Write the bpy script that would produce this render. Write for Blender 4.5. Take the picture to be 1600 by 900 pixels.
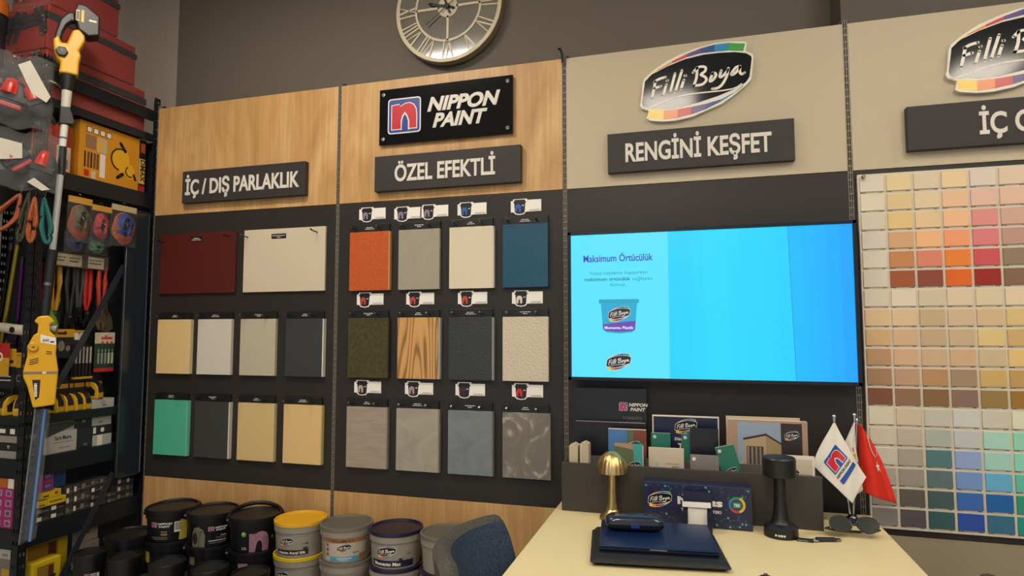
import bpy, bmesh, math, random
from mathutils import Vector, Matrix
from mathutils.geometry import tessellate_polygon
random.seed(11)
for _o in list(bpy.data.objects):
    bpy.data.objects.remove(_o)
sc = bpy.context.scene
COL = sc.collection
PI = math.pi

# ---------------------------------------------------------------- camera, world, exposure
cam_data = bpy.data.cameras.new('camera')
cam = bpy.data.objects.new('camera', cam_data)
COL.objects.link(cam)
cam.location = (2.477, -2.371, 1.34)
cam.rotation_euler = (1.6421, 0, 0.2835)
cam_data.sensor_fit = 'HORIZONTAL'
cam_data.sensor_width = 36
cam_data.lens = 981.95 / 1600 * 36
cam_data.clip_start = 0.02
sc.camera = cam
sc.view_settings.view_transform = 'Standard'
sc.view_settings.look = 'None'
sc.view_settings.exposure = 0.0
sc.view_settings.gamma = 1.0
sc.view_settings.use_curve_mapping = False
world = bpy.data.worlds.new('world')
sc.world = world
world.use_nodes = True
world.node_tree.nodes['Background'].inputs[0].default_value = (0.80, 0.88, 1.0, 1)
world.node_tree.nodes['Background'].inputs[1].default_value = 0.6
LAMP_STRENGTH = 47.0
LAMP_COLOUR = (1.0, 0.90, 0.75)
# ceiling lamps: (x, y, half length along x, half width along y)
LAMPS = [(0.95, -1.24, .32, .19), (2.30, -2.75, .21, .26), (4.45, -2.75, .21, .26), (1.7, -4.3, .30, .30), (3.5, -1.5, .3, .12), (5.2, -1.2, .22, .22)]
CEIL = 3.2

# ---------------------------------------------------------------- helpers
def lin(h):
    out = []
    for i in (0, 2, 4):
        v = int(h[i:i + 2], 16) / 255
        out.append(v / 12.92 if v <= 0.04045 else ((v + 0.055) / 1.055) ** 2.4)
    return tuple(out)

MATS = {}
def mat(h, rough=0.55, metal=0.0, bump=0.0, bscale=300.0, alpha=1.0, emit=0.0, spec=0.5, coat=0.0, mottle=0.0, mscale=8.0):
    key = (h, rough, metal, bump, bscale, alpha, emit, spec, coat, mottle, mscale)
    if key in MATS:
        return MATS[key]
    m = bpy.data.materials.new('paint_' + h)
    m.use_nodes = True
    nt = m.node_tree
    b = nt.nodes['Principled BSDF']
    c = lin(h)
    b.inputs['Base Color'].default_value = (*c, 1)
    b.inputs['Roughness'].default_value = rough
    b.inputs['Metallic'].default_value = metal
    b.inputs['Specular IOR Level'].default_value = spec
    b.inputs['Coat Weight'].default_value = coat
    b.inputs['Alpha'].default_value = alpha
    if emit:
        b.inputs['Base Color'].default_value = (0.01, 0.01, 0.01, 1)
        b.inputs['Emission Color'].default_value = (*c, 1)
        b.inputs['Emission Strength'].default_value = emit
    if bump or mottle:
        tc = nt.nodes.new('ShaderNodeTexCoord')
    if bump:
        n = nt.nodes.new('ShaderNodeTexNoise')
        n.inputs['Scale'].default_value = bscale
        n.inputs['Detail'].default_value = 3
        bp = nt.nodes.new('ShaderNodeBump')
        bp.inputs['Strength'].default_value = bump
        bp.inputs['Distance'].default_value = 0.004
        nt.links.new(tc.outputs['Object'], n.inputs['Vector'])
        nt.links.new(n.outputs['Fac'], bp.inputs['Height'])
        nt.links.new(bp.outputs['Normal'], b.inputs['Normal'])
    if mottle:
        n2 = nt.nodes.new('ShaderNodeTexNoise')
        n2.inputs['Scale'].default_value = mscale
        n2.inputs['Detail'].default_value = 5
        n2.inputs['Distortion'].default_value = 0.8
        r = nt.nodes.new('ShaderNodeValToRGB')
        r.color_ramp.elements[0].position = 0.3
        r.color_ramp.elements[1].position = 0.7
        r.color_ramp.elements[0].color = (*[x * (1 - mottle) for x in c], 1)
        r.color_ramp.elements[1].color = (*[min(1, x * (1 + mottle)) for x in c], 1)
        nt.links.new(tc.outputs['Object'], n2.inputs['Vector'])
        nt.links.new(n2.outputs['Fac'], r.inputs['Fac'])
        nt.links.new(r.outputs['Color'], b.inputs['Base Color'])
    MATS[key] = m
    return m

def ramp_mat(name, stops, vec_scale, noise_scale, detail=6, dist=0.6, rough=0.5, kind='noise', bump=0.0):
    m = bpy.data.materials.new(name)
    m.use_nodes = True
    nt = m.node_tree
    b = nt.nodes['Principled BSDF']
    b.inputs['Roughness'].default_value = rough
    tc = nt.nodes.new('ShaderNodeTexCoord')
    mp = nt.nodes.new('ShaderNodeMapping')
    mp.inputs['Scale'].default_value = vec_scale
    if kind in ('noise', 'contour'):
        n = nt.nodes.new('ShaderNodeTexNoise')
        n.inputs['Scale'].default_value = noise_scale
        n.inputs['Detail'].default_value = detail
        n.inputs['Distortion'].default_value = dist
        out = n.outputs['Fac']
    else:
        n = nt.nodes.new('ShaderNodeTexWave')
        n.wave_type = 'BANDS'
        n.bands_direction = 'X'
        n.inputs['Scale'].default_value = noise_scale
        n.inputs['Distortion'].default_value = dist
        n.inputs['Detail'].default_value = detail
        n.inputs['Detail Scale'].default_value = 1.3
        out = n.outputs['Fac']
    if kind == 'contour':
        k1 = nt.nodes.new('ShaderNodeMath'); k1.operation = 'MULTIPLY'; k1.inputs[1].default_value = 62
        k2 = nt.nodes.new('ShaderNodeMath'); k2.operation = 'SINE'
        k3 = nt.nodes.new('ShaderNodeMath'); k3.operation = 'MULTIPLY_ADD'; k3.inputs[1].default_value = .5; k3.inputs[2].default_value = .5
        nt.links.new(out, k1.inputs[0]); nt.links.new(k1.outputs[0], k2.inputs[0]); nt.links.new(k2.outputs[0], k3.inputs[0]); out = k3.outputs[0]
    r = nt.nodes.new('ShaderNodeValToRGB')
    els = r.color_ramp.elements
    while len(els) < len(stops):
        els.new(0.5)
    for e, (p, h) in zip(els, stops):
        e.position = p
        e.color = (*lin(h), 1)
    nt.links.new(tc.outputs['Object'], mp.inputs['Vector'])
    nt.links.new(mp.outputs['Vector'], n.inputs['Vector'])
    nt.links.new(out, r.inputs['Fac'])
    nt.links.new(r.outputs['Color'], b.inputs['Base Color'])
    if bump:
        bp = nt.nodes.new('ShaderNodeBump')
        bp.inputs['Strength'].default_value = bump
        bp.inputs['Distance'].default_value = 0.003
        nt.links.new(out, bp.inputs['Height'])
        nt.links.new(bp.outputs['Normal'], b.inputs['Normal'])
    return m

def oak_material():
    m = bpy.data.materials.new('oak_laminate')
    m.use_nodes = True
    nt = m.node_tree
    N, Lk = nt.nodes, nt.links
    b = N['Principled BSDF']
    b.inputs['Roughness'].default_value = 0.42
    tc = N.new('ShaderNodeTexCoord')
    def noise(scale, vs, det, dist):
        mp = N.new('ShaderNodeMapping'); mp.inputs['Scale'].default_value = vs
        n = N.new('ShaderNodeTexNoise'); n.inputs['Scale'].default_value = scale
        n.inputs['Detail'].default_value = det; n.inputs['Distortion'].default_value = dist
        Lk.new(tc.outputs['Object'], mp.inputs['Vector']); Lk.new(mp.outputs['Vector'], n.inputs['Vector'])
        return n.outputs['Fac']
    def ramp(f, stops):
        r = N.new('ShaderNodeValToRGB'); e = r.color_ramp.elements
        while len(e) < len(stops): e.new(0.5)
        for q, (p, h) in zip(e, stops):
            q.position = p; q.color = (*lin(h), 1)
        Lk.new(f, r.inputs['Fac']); return r.outputs['Color']
    broad = ramp(noise(1.0, (7, 7, 1.6), 5, 1.6), [(0.30, 'B58A57'), (0.5, 'C89D66'), (0.68, 'D3AC78')])
    fine = ramp(noise(1.0, (90, 90, 3.0), 3, 0.4), [(0.3, 'E4DED6'), (0.65, 'FFFFFF')])
    mix = N.new('ShaderNodeMixRGB'); mix.blend_type = 'MULTIPLY'; mix.inputs[0].default_value = 0.8
    Lk.new(broad, mix.inputs[1]); Lk.new(fine, mix.inputs[2])
    mp = N.new('ShaderNodeMapping'); mp.inputs['Scale'].default_value = (5.5, 5.5, 3.2)
    v = N.new('ShaderNodeTexVoronoi'); v.inputs['Scale'].default_value = 1.0
    Lk.new(tc.outputs['Object'], mp.inputs['Vector']); Lk.new(mp.outputs['Vector'], v.inputs['Vector'])
    knot = ramp(v.outputs['Distance'], [(0.03, '8A6238'), (0.10, 'FFFFFF')])
    mix2 = N.new('ShaderNodeMixRGB'); mix2.blend_type = 'MULTIPLY'; mix2.inputs[0].default_value = 0.75
    Lk.new(mix.outputs[0], mix2.inputs[1]); Lk.new(knot, mix2.inputs[2])
    Lk.new(mix2.outputs[0], b.inputs['Base Color'])
    return m

def starry_material():
    m = bpy.data.materials.new('star_network_print')
    m.use_nodes = True
    nt = m.node_tree
    N, Lk = nt.nodes, nt.links
    b = N['Principled BSDF']; b.inputs['Roughness'].default_value = 0.4
    tc = N.new('ShaderNodeTexCoord')
    v = N.new('ShaderNodeTexVoronoi'); v.inputs['Scale'].default_value = 45
    r = N.new('ShaderNodeValToRGB')
    r.color_ramp.elements[0].position = 0.0; r.color_ramp.elements[0].color = (*lin('BFF0FF'), 1)
    r.color_ramp.elements[1].position = 0.32; r.color_ramp.elements[1].color = (*lin('1B2140'), 1)
    e = r.color_ramp.elements.new(0.13); e.color = (*lin('2E7896'), 1)
    v2 = N.new('ShaderNodeTexVoronoi'); v2.feature = 'DISTANCE_TO_EDGE'; v2.inputs['Scale'].default_value = 28
    r2 = N.new('ShaderNodeValToRGB')
    r2.color_ramp.elements[0].position = 0.0; r2.color_ramp.elements[0].color = (*lin('2C6480'), 1)
    r2.color_ramp.elements[1].position = 0.035; r2.color_ramp.elements[1].color = (0, 0, 0, 1)
    mx = N.new('ShaderNodeMixRGB'); mx.blend_type = 'ADD'; mx.inputs[0].default_value = 0.6
    Lk.new(tc.outputs['Object'], v.inputs['Vector']); Lk.new(tc.outputs['Object'], v2.inputs['Vector'])
    Lk.new(v.outputs['Distance'], r.inputs['Fac']); Lk.new(v2.outputs['Distance'], r2.inputs['Fac'])
    Lk.new(r.outputs['Color'], mx.inputs[1]); Lk.new(r2.outputs['Color'], mx.inputs[2])
    Lk.new(mx.outputs[0], b.inputs['Base Color'])
    return m

class MB:
    """collects shapes into one mesh"""
    def __init__(s, T=None):
        s.v = []; s.f = []; s.mi = []; s.sm = []; s.mats = []
        s.T = T or Matrix()
    def _m(s, m):
        if m not in s.mats: s.mats.append(m)
        return s.mats.index(m)
    def add(s, verts, faces, m, smooth=False):
        o = len(s.v); k = s._m(m)
        s.v += [s.T @ Vector(p) for p in verts]
        for f in faces:
            s.f.append([i + o for i in f]); s.mi.append(k); s.sm.append(smooth)
        return s
    def box(s, a, b, m, bev=0.0, seg=2):
        x0, x1 = sorted((a[0], b[0])); y0, y1 = sorted((a[1], b[1])); z0, z1 = sorted((a[2], b[2]))
        V = [(x0, y0, z0), (x1, y0, z0), (x1, y1, z0), (x0, y1, z0), (x0, y0, z1), (x1, y0, z1), (x1, y1, z1), (x0, y1, z1)]
        F = [(0, 3, 2, 1), (4, 5, 6, 7), (0, 1, 5, 4), (1, 2, 6, 5), (2, 3, 7, 6), (3, 0, 4, 7)]
        if bev:
            return s._bev(V, F, m, bev, seg)
        return s.add(V, F, m)
    def _bev(s, V, F, m, bev, seg, sharp=0.5):
        bm = bmesh.new()
        vs = [bm.verts.new(p) for p in V]
        for f in F: bm.faces.new([vs[i] for i in f])
        bm.normal_update()
        es = [e for e in bm.edges if len(e.link_faces) == 2 and e.calc_face_angle() > sharp]
        bmesh.ops.bevel(bm, geom=es, offset=bev, segments=seg, affect='EDGES', profile=0.5, clamp_overlap=True)
        bm.verts.index_update()
        r = s.add([v.co[:] for v in bm.verts], [[v.index for v in f.verts] for f in bm.faces], m)
        bm.free()
        return r
    def prism(s, poly, z0, z1, m, bev=0.0, axis='z', seg=2):
        """polygon in 2D pushed along an axis: 'z' (x,y), 'y' (x,z), 'x' (y,z)"""
        n = len(poly)
        ar = sum(poly[i][0] * poly[(i + 1) % n][1] - poly[(i + 1) % n][0] * poly[i][1] for i in range(n))
        if ar < 0: poly = poly[::-1]
        if axis == 'z': f = lambda p, t: (p[0], p[1], t)
        elif axis == 'y': f = lambda p, t: (p[0], -t, p[1]); 
        else: f = lambda p, t: (t, p[0], p[1])
        if axis == 'y': z0, z1 = -max(z0, z1), -min(z0, z1)
        else: z0, z1 = min(z0, z1), max(z0, z1)
        V = [f(p, z0) for p in poly] + [f(p, z1) for p in poly]
        F = [list(range(n))[::-1], list(range(n, 2 * n))] + [[i, (i + 1) % n, (i + 1) % n + n, i + n] for i in range(n)]
        if bev: return s._bev(V, F, m, bev, seg)
        return s.add(V, F, m)
    def lathe(s, prof, m, c=(0, 0, 0), seg=32, smooth_profile=False, caps=True):
        C = Vector(c)
        pts = [(C.x + r * math.cos(2 * PI * k / seg), C.y + r * math.sin(2 * PI * k / seg), C.z + z) for r, z in prof for k in range(seg)]
        if smooth_profile:
            F = [(i * seg + k, i * seg + (k + 1) % seg, (i + 1) * seg + (k + 1) % seg, (i + 1) * seg + k) for i in range(len(prof) - 1) for k in range(seg)]
            s.add(pts, F, m, True)
        else:
            for i in range(len(prof) - 1):
                V = pts[i * seg:(i + 2) * seg]
                s.add(V, [(k, (k + 1) % seg, seg + (k + 1) % seg, seg + k) for k in range(seg)], m, True)
        if caps:
            if prof[0][0] > 1e-5: s.add(pts[:seg], [list(range(seg))[::-1]], m)
            if prof[-1][0] > 1e-5: s.add(pts[-seg:], [list(range(seg))], m)
        return s
    def cyl(s, a, b, r0, m, r1=None, seg=12):
        a, b = Vector(a), Vector(b)
        r1 = r0 if r1 is None else r1
        q = (b - a).to_track_quat('Z', 'Y').to_matrix().to_4x4()
        q.translation = a
        T0 = s.T; s.T = s.T @ q
        s.lathe([(r0, 0), (r1, (b - a).length)], m, seg=seg)
        s.T = T0
        return s
    def tube(s, pts, r, m, seg=8, closed=False, flat=1.0):
        pts = [Vector(p) for p in pts]
        n = len(pts)
        rings = []
        up = Vector((0, 0, 1))
        for i, p in enumerate(pts):
            a = pts[(i - 1) % n] if (closed or i > 0) else p
            b = pts[(i + 1) % n] if (closed or i < n - 1) else p
            t = (b - a).normalized()
            u = t.cross(up)
            if u.length < 0.05: u = t.cross(Vector((1, 0, 0)))
            u.normalize(); w = u.cross(t).normalized()
            rr = r[i] if isinstance(r, (list, tuple)) else r
            rings += [p + u * (rr * math.cos(2 * PI * k / seg)) + w * (rr * flat * math.sin(2 * PI * k / seg)) for k in range(seg)]
        F = []
        for i in range(n if closed else n - 1):
            j = (i + 1) % n
            F += [(i * seg + k, i * seg + (k + 1) % seg, j * seg + (k + 1) % seg, j * seg + k) for k in range(seg)]
        s.add(rings, F, m, True)
        if not closed:
            s.add(rings[:seg], [list(range(seg))], m); s.add(rings[-seg:], [list(range(seg))[::-1]], m)
        return s
    def ball(s, c, r, m, seg=16, rings=10, noise=0.0, rnd=None):
        if not isinstance(r, (tuple, list)): r = (r, r, r)
        V = []
        for i in range(rings + 1):
            th = PI * i / rings
            for k in range(seg):
                ph = 2 * PI * k / seg
                q = 1 + (rnd.uniform(-noise, noise) if rnd and 0 < i < rings else 0)
                V.append((c[0] + r[0] * q * math.sin(th) * math.cos(ph), c[1] + r[1] * q * math.sin(th) * math.sin(ph), c[2] + r[2] * q * math.cos(th)))
        F = [(i * seg + k, (i + 1) * seg + k, (i + 1) * seg + (k + 1) % seg, i * seg + (k + 1) % seg) for i in range(rings) for k in range(seg)]
        return s.add(V, F, m, True)
    def grid(s, fn, nu, nv, m, smooth=True, thick=0.0):
        P = [[Vector(fn(i / nu, j / nv)) for j in range(nv + 1)] for i in range(nu + 1)]
        V = [p for row in P for p in row]
        F = [(i * (nv + 1) + j, (i + 1) * (nv + 1) + j, (i + 1) * (nv + 1) + j + 1, i * (nv + 1) + j + 1) for i in range(nu) for j in range(nv)]
        if thick:
            V2 = []
            for i in range(nu + 1):
                for j in range(nv + 1):
                    du = P[min(i + 1, nu)][j] - P[max(i - 1, 0)][j]; dv = P[i][min(j + 1, nv)] - P[i][max(j - 1, 0)]
                    nn = du.cross(dv)
                    V2.append(P[i][j] + (nn.normalized() if nn.length > 1e-12 else Vector((0, 0, 1))) * thick)
            o = len(V); w = nv + 1
            F2 = [[q + o for q in f[::-1]] for f in F]
            F2 = F2 + [list(q) for q in F]
            bd = [i * w for i in range(nu + 1)] + [nu * w + j for j in range(1, nv + 1)] + [i * w + nv for i in range(nu - 1, -1, -1)] + [j for j in range(nv - 1, 0, -1)]
            for a, b in zip(bd, bd[1:] + bd[:1]): F2.append([b, a, a + o, b + o])
            return s.add(V + V2, F2, m, smooth)
        return s.add(V, F, m, smooth)
    def build(s, name, parent=None, subsurf=0, origin=None, recalc=False):
        me = bpy.data.meshes.new(name)
        o = bpy.data.objects.new(name, me)
        V = s.v
        if origin is not None and parent is None:
            og = Vector(origin); V = [p - og for p in V]; o.location = og
        if parent is not None:
            inv = parent.matrix_world.inverted() if False else None
        me.from_pydata([tuple(p) for p in V], [], s.f)
        for m in s.mats: me.materials.append(m)
        for p, k, q in zip(me.polygons, s.mi, s.sm):
            p.material_index = k; p.use_smooth = q
        if recalc:
            bm = bmesh.new(); bm.from_mesh(me); bmesh.ops.recalc_face_normals(bm, faces=bm.faces); bm.to_mesh(bm and me); bm.free()
        COL.objects.link(o)
        if parent is not None: o.parent = parent
        if subsurf:
            md = o.modifiers.new('smooth', 'SUBSURF'); md.levels = subsurf; md.render_levels = subsurf
        return o

def tag(o, label, cat, group=None, kind=None):
    if kind: o['kind'] = kind
    if label: o['label'] = label
    if cat: o['category'] = cat
    if group: o['group'] = group
    return o

def thing(name, label, cat, loc=(0, 0, 0), rz=0.0, group=None):
    o = bpy.data.objects.new(name, None)
    o.empty_display_size = 0.05
    COL.objects.link(o)
    o.location = loc; o.rotation_euler = (0, 0, rz)
    return tag(o, label, cat, group)

def struct(o):
    o['kind'] = 'structure'
    return o

def copy_tree(o, parent=None):
    c = o.copy(); COL.objects.link(c)
    if parent is not None: c.parent = parent
    for ch in list(o.children):
        copy_tree(ch, c)
    return c

_TX = {}
def text_geo(txt, bold, res=3):
    k = (txt, bold, res)
    if k not in _TX:
        cu = bpy.data.curves.new('t', 'FONT')
        cu.body = txt; cu.size = 1; cu.offset = bold; cu.resolution_u = res
        ob = bpy.data.objects.new('t', cu); COL.objects.link(ob)
        dg = bpy.context.evaluated_depsgraph_get()
        me = bpy.data.meshes.new_from_object(ob.evaluated_get(dg))
        V = [(v.co.x, v.co.y) for v in me.vertices]; F = [list(p.vertices) for p in me.polygons]
        bpy.data.objects.remove(ob); bpy.data.curves.remove(cu); bpy.data.meshes.remove(me)
        _TX[k] = (V, F)
    return _TX[k]
CAPH = max(v[1] for v in text_geo('H', 0.0)[0])

class Art:
    """flat print: pieces in 2D with a material and a layer, later laid on a plane, a drum or a sheet"""
    def __init__(s): s.p = []
    def poly(s, pts, m, l=0):
        tr = tessellate_polygon([[Vector((x, y, 0)) for x, y in pts]])
        s.p.append((list(pts), [list(t) for t in tr], m, l)); return s
    def strip(s, A, B, m, l=0):
        n = len(A)
        s.p.append((list(A) + list(B), [[i, i + 1, n + i + 1, n + i] for i in range(n - 1)], m, l)); return s
    def rect(s, x0, y0, x1, y1, m, l=0, n=1):
        X = [x0 + (x1 - x0) * i / n for i in range(n + 1)]
        return s.strip([(x, y1) for x in X], [(x, y0) for x in X], m, l)
    def rrect(s, x0, y0, x1, y1, r, m, l=0):
        P = []
        for cx, cy, a0 in ((x1 - r, y1 - r, 0), (x0 + r, y1 - r, 90), (x0 + r, y0 + r, 180), (x1 - r, y0 + r, 270)):
            P += [(cx + r * math.cos(math.radians(a0 + t)), cy + r * math.sin(math.radians(a0 + t))) for t in (0, 30, 60, 90)]
        return s.poly(P, m, l)
    def disc(s, cx, cy, rx, ry, m, l=0, n=20):
        V = [(cx + rx * math.cos(2 * PI * k / n), cy + ry * math.sin(2 * PI * k / n)) for k in range(n)]
        s.p.append((V, [list(range(n))], m, l)); return s
    def ring(s, cx, cy, r0, r1, m, l=0, n=32, a0=0, a1=360):
        A = [(cx + r1 * math.cos(math.radians(a0 + (a1 - a0) * k / n)), cy + r1 * math.sin(math.radians(a0 + (a1 - a0) * k / n))) for k in range(n + 1)]
        B = [(cx + r0 * math.cos(math.radians(a0 + (a1 - a0) * k / n)), cy + r0 * math.sin(math.radians(a0 + (a1 - a0) * k / n))) for k in range(n + 1)]
        return s.strip(A, B, m, l)
    def stroke(s, pts, w, m, l=0, sub=4):
        P = [Vector(p) for p in pts]
        if len(P) > 2:
            Q = []
            for i in range(len(P) - 1):
                a = P[max(i - 1, 0)]; b = P[i]; c = P[i + 1]; d = P[min(i + 2, len(P) - 1)]
                for t in range(sub):
                    u = t / sub
                    Q.append(0.5 * ((2 * b) + (c - a) * u + (2 * a - 5 * b + 4 * c - d) * u * u + (3 * b - a - 3 * c + d) * u ** 3))
            P = Q + [P[-1]]
        A, B = [], []
        for i, p in enumerate(P):
            t = (P[min(i + 1, len(P) - 1)] - P[max(i - 1, 0)])
            t = t.normalized() if t.length > 1e-9 else Vector((1, 0))
            n = Vector((-t.y, t.x)) * (w / 2)
            A.append(tuple(p + n)); B.append(tuple(p - n))
        s.strip(A, B, m, l)
        for p in (P[0], P[-1]): s.disc(p.x, p.y, w / 2, w / 2, m, l, 10)
        return s
    def text(s, txt, x, y, h, m, l=0, w=None, bold=0.0, align='l', shear=0.0, res=2):
        V, F = text_geo(txt, bold, res)
        if not V: return s
        x0 = min(v[0] for v in V); x1 = max(v[0] for v in V)
        k = h / CAPH
        kx = k if w is None else w / (x1 - x0)
        W = kx * (x1 - x0)
        ox = x - (W / 2 if align == 'c' else W if align == 'r' else 0)
        s.p.append(([(ox + (vx - x0) * kx + shear * vy * k, y + vy * k) for vx, vy in V], F, m, l)); return s
    def put(s, other, x, y, k, l=0, ang=0.0):
        ca, sa = math.cos(ang) * k, math.sin(ang) * k
        for V, F, m, q in other.p:
            s.p.append(([(x + a * ca - b * sa, y + a * sa + b * ca) for a, b in V], F, m, q + l))
        return s
    def onto(s, mb, fn, step=0.0004, cut=0.0):
        for V, F, m, l in s.p:
            if cut:                      # follow a curved face: cut wide pieces up
                V = list(V); T = [[f[0], f[i], f[i + 1]] for f in F for i in range(1, len(f) - 1)]; F = []
                mid = {}
                while T:
                    t = T.pop()
                    d = [(abs(V[t[k]][0] - V[t[(k + 1) % 3]][0]), k) for k in range(3)]
                    w_, k = max(d)
                    if w_ <= cut: F.append(t); continue
                    a, b, c = t[k], t[(k + 1) % 3], t[(k + 2) % 3]
                    e = (min(a, b), max(a, b))
                    if e not in mid:
                        mid[e] = len(V); V.append(((V[a][0] + V[b][0]) / 2, (V[a][1] + V[b][1]) / 2))
                    q = mid[e]
                    T += [[a, q, c], [q, b, c]]
            mb.add([fn(a, b, (l + 1) * step) for a, b in V], F, m)
        return mb
    def raised(s, mb, fn, t0, t1, only=None):
        """pieces with thickness"""
        for V, F, m, l in s.p:
            o = len(V)
            ed = {}
            for f in F:
                for a, b in zip(f, f[1:] + f[:1]):
                    if (b, a) in ed: del ed[(b, a)]
                    else: ed[(a, b)] = 1
            VV = [fn(a, b, t0) for a, b in V] + [fn(a, b, t1 + l * 0.0004) for a, b in V]
            mb.add(VV, [[i + o for i in f] for f in F] + [[a, b, b + o, a + o] for a, b in ed], m)
        return mb

def wallmap(x0, z0, y, k=1.0):         # print on a face that looks towards -y
    return lambda a, b, t: (x0 + a * k, y - t, z0 + b * k)
def sidemap(x, y0, z0, k=1.0):         # print on a face that looks towards +x
    return lambda a, b, t: (x + t, y0 + a * k, z0 + b * k)
def topmap(x0, y0, z, k=1.0):
    return lambda a, b, t: (x0 + a * k, y0 + b * k, z + t)
def drummap(R, rot=0.0, k=1.0, slope=0.0, zr=0.0):   # print round a drum, centred on the side that looks towards -y (+rot)
    def f(a, b, t):
        th = a * k / R + rot
        r = R + t + slope * (b * k - zr)
        return (r * math.sin(th), -r * math.cos(th), b * k)
    return f
PLATE=[(0.012, 0.195), (-0.002, 0.146), (0.015, 0.114), (0.077, 0.086), (0.059, 0.015), (0.089, -0.007), (0.205, -0.027), (0.319, -0.03), (0.467, -0.007), (0.595, 0.04), (0.723, 0.086), (0.835, 0.16), (0.928, 0.232), (0.975, 0.279), (1.0, 0.486), (0.99, 0.514), (0.933, 0.546), (0.946, 0.62), (0.923, 0.635), (0.798, 0.654), (0.672, 0.654), (0.511, 0.627), (0.38, 0.59), (0.247, 0.538), (0.128, 0.464), (0.044, 0.395), (0.027, 0.353)]
BODY=[(0.049, 0.368), (0.111, 0.427), (0.247, 0.486), (0.412, 0.536), (0.573, 0.558), (0.701, 0.558), (0.842, 0.548), (0.936, 0.526), (0.978, 0.494), (0.983, 0.472), (0.96, 0.306), (0.928, 0.259), (0.835, 0.21), (0.691, 0.16), (0.533, 0.121), (0.37, 0.091), (0.24, 0.089), (0.106, 0.106), (0.027, 0.133), (0.02, 0.168)]
UPO=[(0.081, 0.407), (0.163, 0.467), (0.296, 0.531), (0.425, 0.583), (0.551, 0.62), (0.672, 0.64), (0.79, 0.64), (0.931, 0.615)]
UPI=[(0.089, 0.407), (0.163, 0.457), (0.296, 0.511), (0.422, 0.551), (0.551, 0.573), (0.669, 0.573), (0.788, 0.568), (0.914, 0.548)]
LOO=[(0.072, 0.02), (0.212, -0.012), (0.336, -0.005), (0.457, 0.015), (0.583, 0.049), (0.711, 0.104), (0.835, 0.175), (0.906, 0.227)]
LOI=[(0.081, 0.091), (0.215, 0.074), (0.338, 0.074), (0.459, 0.084), (0.583, 0.099), (0.711, 0.126), (0.835, 0.18), (0.906, 0.237)]
SW=[(0.04, 0.114), (0.116, 0.121), (0.24, 0.163), (0.405, 0.198), (0.565, 0.205), (0.726, 0.205), (0.835, 0.217), (0.891, 0.249)]
STROKES=[[(0.143, 0.353), (0.128, 0.279), (0.109, 0.195)], [(0.136, 0.353), (0.178, 0.375), (0.235, 0.388)], [(0.133, 0.291), (0.19, 0.306)], [(0.242, 0.314), (0.207, 0.21)], [(0.247, 0.351), (0.254, 0.353)], [(0.321, 0.41), (0.272, 0.232)], [(0.383, 0.432), (0.319, 0.24)], [(0.398, 0.341), (0.37, 0.257)], [(0.407, 0.38), (0.415, 0.38)], [(0.516, 0.444), (0.509, 0.353), (0.484, 0.277)], [(0.479, 0.402), (0.521, 0.442), (0.565, 0.447), (0.59, 0.432), (0.583, 0.4), (0.546, 0.373), (0.583, 0.348), (0.593, 0.316), (0.556, 0.281), (0.484, 0.277)], [(0.652, 0.378), (0.63, 0.328), (0.625, 0.301), (0.652, 0.314), (0.677, 0.351), (0.669, 0.375), (0.644, 0.368)], [(0.723, 0.39), (0.709, 0.333), (0.738, 0.341), (0.78, 0.385)], [(0.785, 0.405), (0.768, 0.331), (0.726, 0.259), (0.684, 0.232), (0.642, 0.23)], [(0.884, 0.41), (0.849, 0.405), (0.81, 0.353), (0.815, 0.341), (0.847, 0.358), (0.884, 0.405)], [(0.884, 0.405), (0.879, 0.363), (0.894, 0.338), (0.919, 0.348)]]

def accum(o):
    m = Matrix()
    while o is not None:
        m = (Matrix.Translation(o.location) @ o.rotation_euler.to_matrix().to_4x4()) @ m
        o = o.parent
    return m

def bw(mb, name, parent=None, subsurf=0, origin=None):
    """build from world coordinates"""
    if parent is not None:
        inv = accum(parent).inverted()
        mb.v = [inv @ p for p in mb.v]
        return mb.build(name, parent, subsurf)
    if origin is None:
        xs = [p.x for p in mb.v]; ys = [p.y for p in mb.v]; zs = [p.z for p in mb.v]
        origin = ((min(xs) + max(xs)) / 2, (min(ys) + max(ys)) / 2, min(zs))
    return mb.build(name, None, subsurf, origin)

def box(a, b, m, bev=0.0):
    return MB().box(a, b, m, bev)

# ---------------------------------------------------------------- materials
OAK = oak_material()
STARS = starry_material()
WHITE = mat('E6E1D8', .5)
PAPER = mat('DDD6CA', .6)
BLACK = mat('141414', .45)
DARKPANEL = mat('2D2927', .42, spec=.35)
BEIGE = mat('BCAF95', .5)
STEEL = mat('8D8A84', .3, 1.0)
CHROME = mat('D8D8D8', .12, 1.0)
BLACKMETAL = mat('20242A', .45, .3)
RACKM = mat('1F242A', .4, .3)
INK = mat('1A1A1C', .6)
GREYINK = mat('77706A', .6)
FILM = mat('D8D8D8', .10, 0, alpha=.055)
PUREWHITE = mat('F0ECE4', .45)

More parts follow.
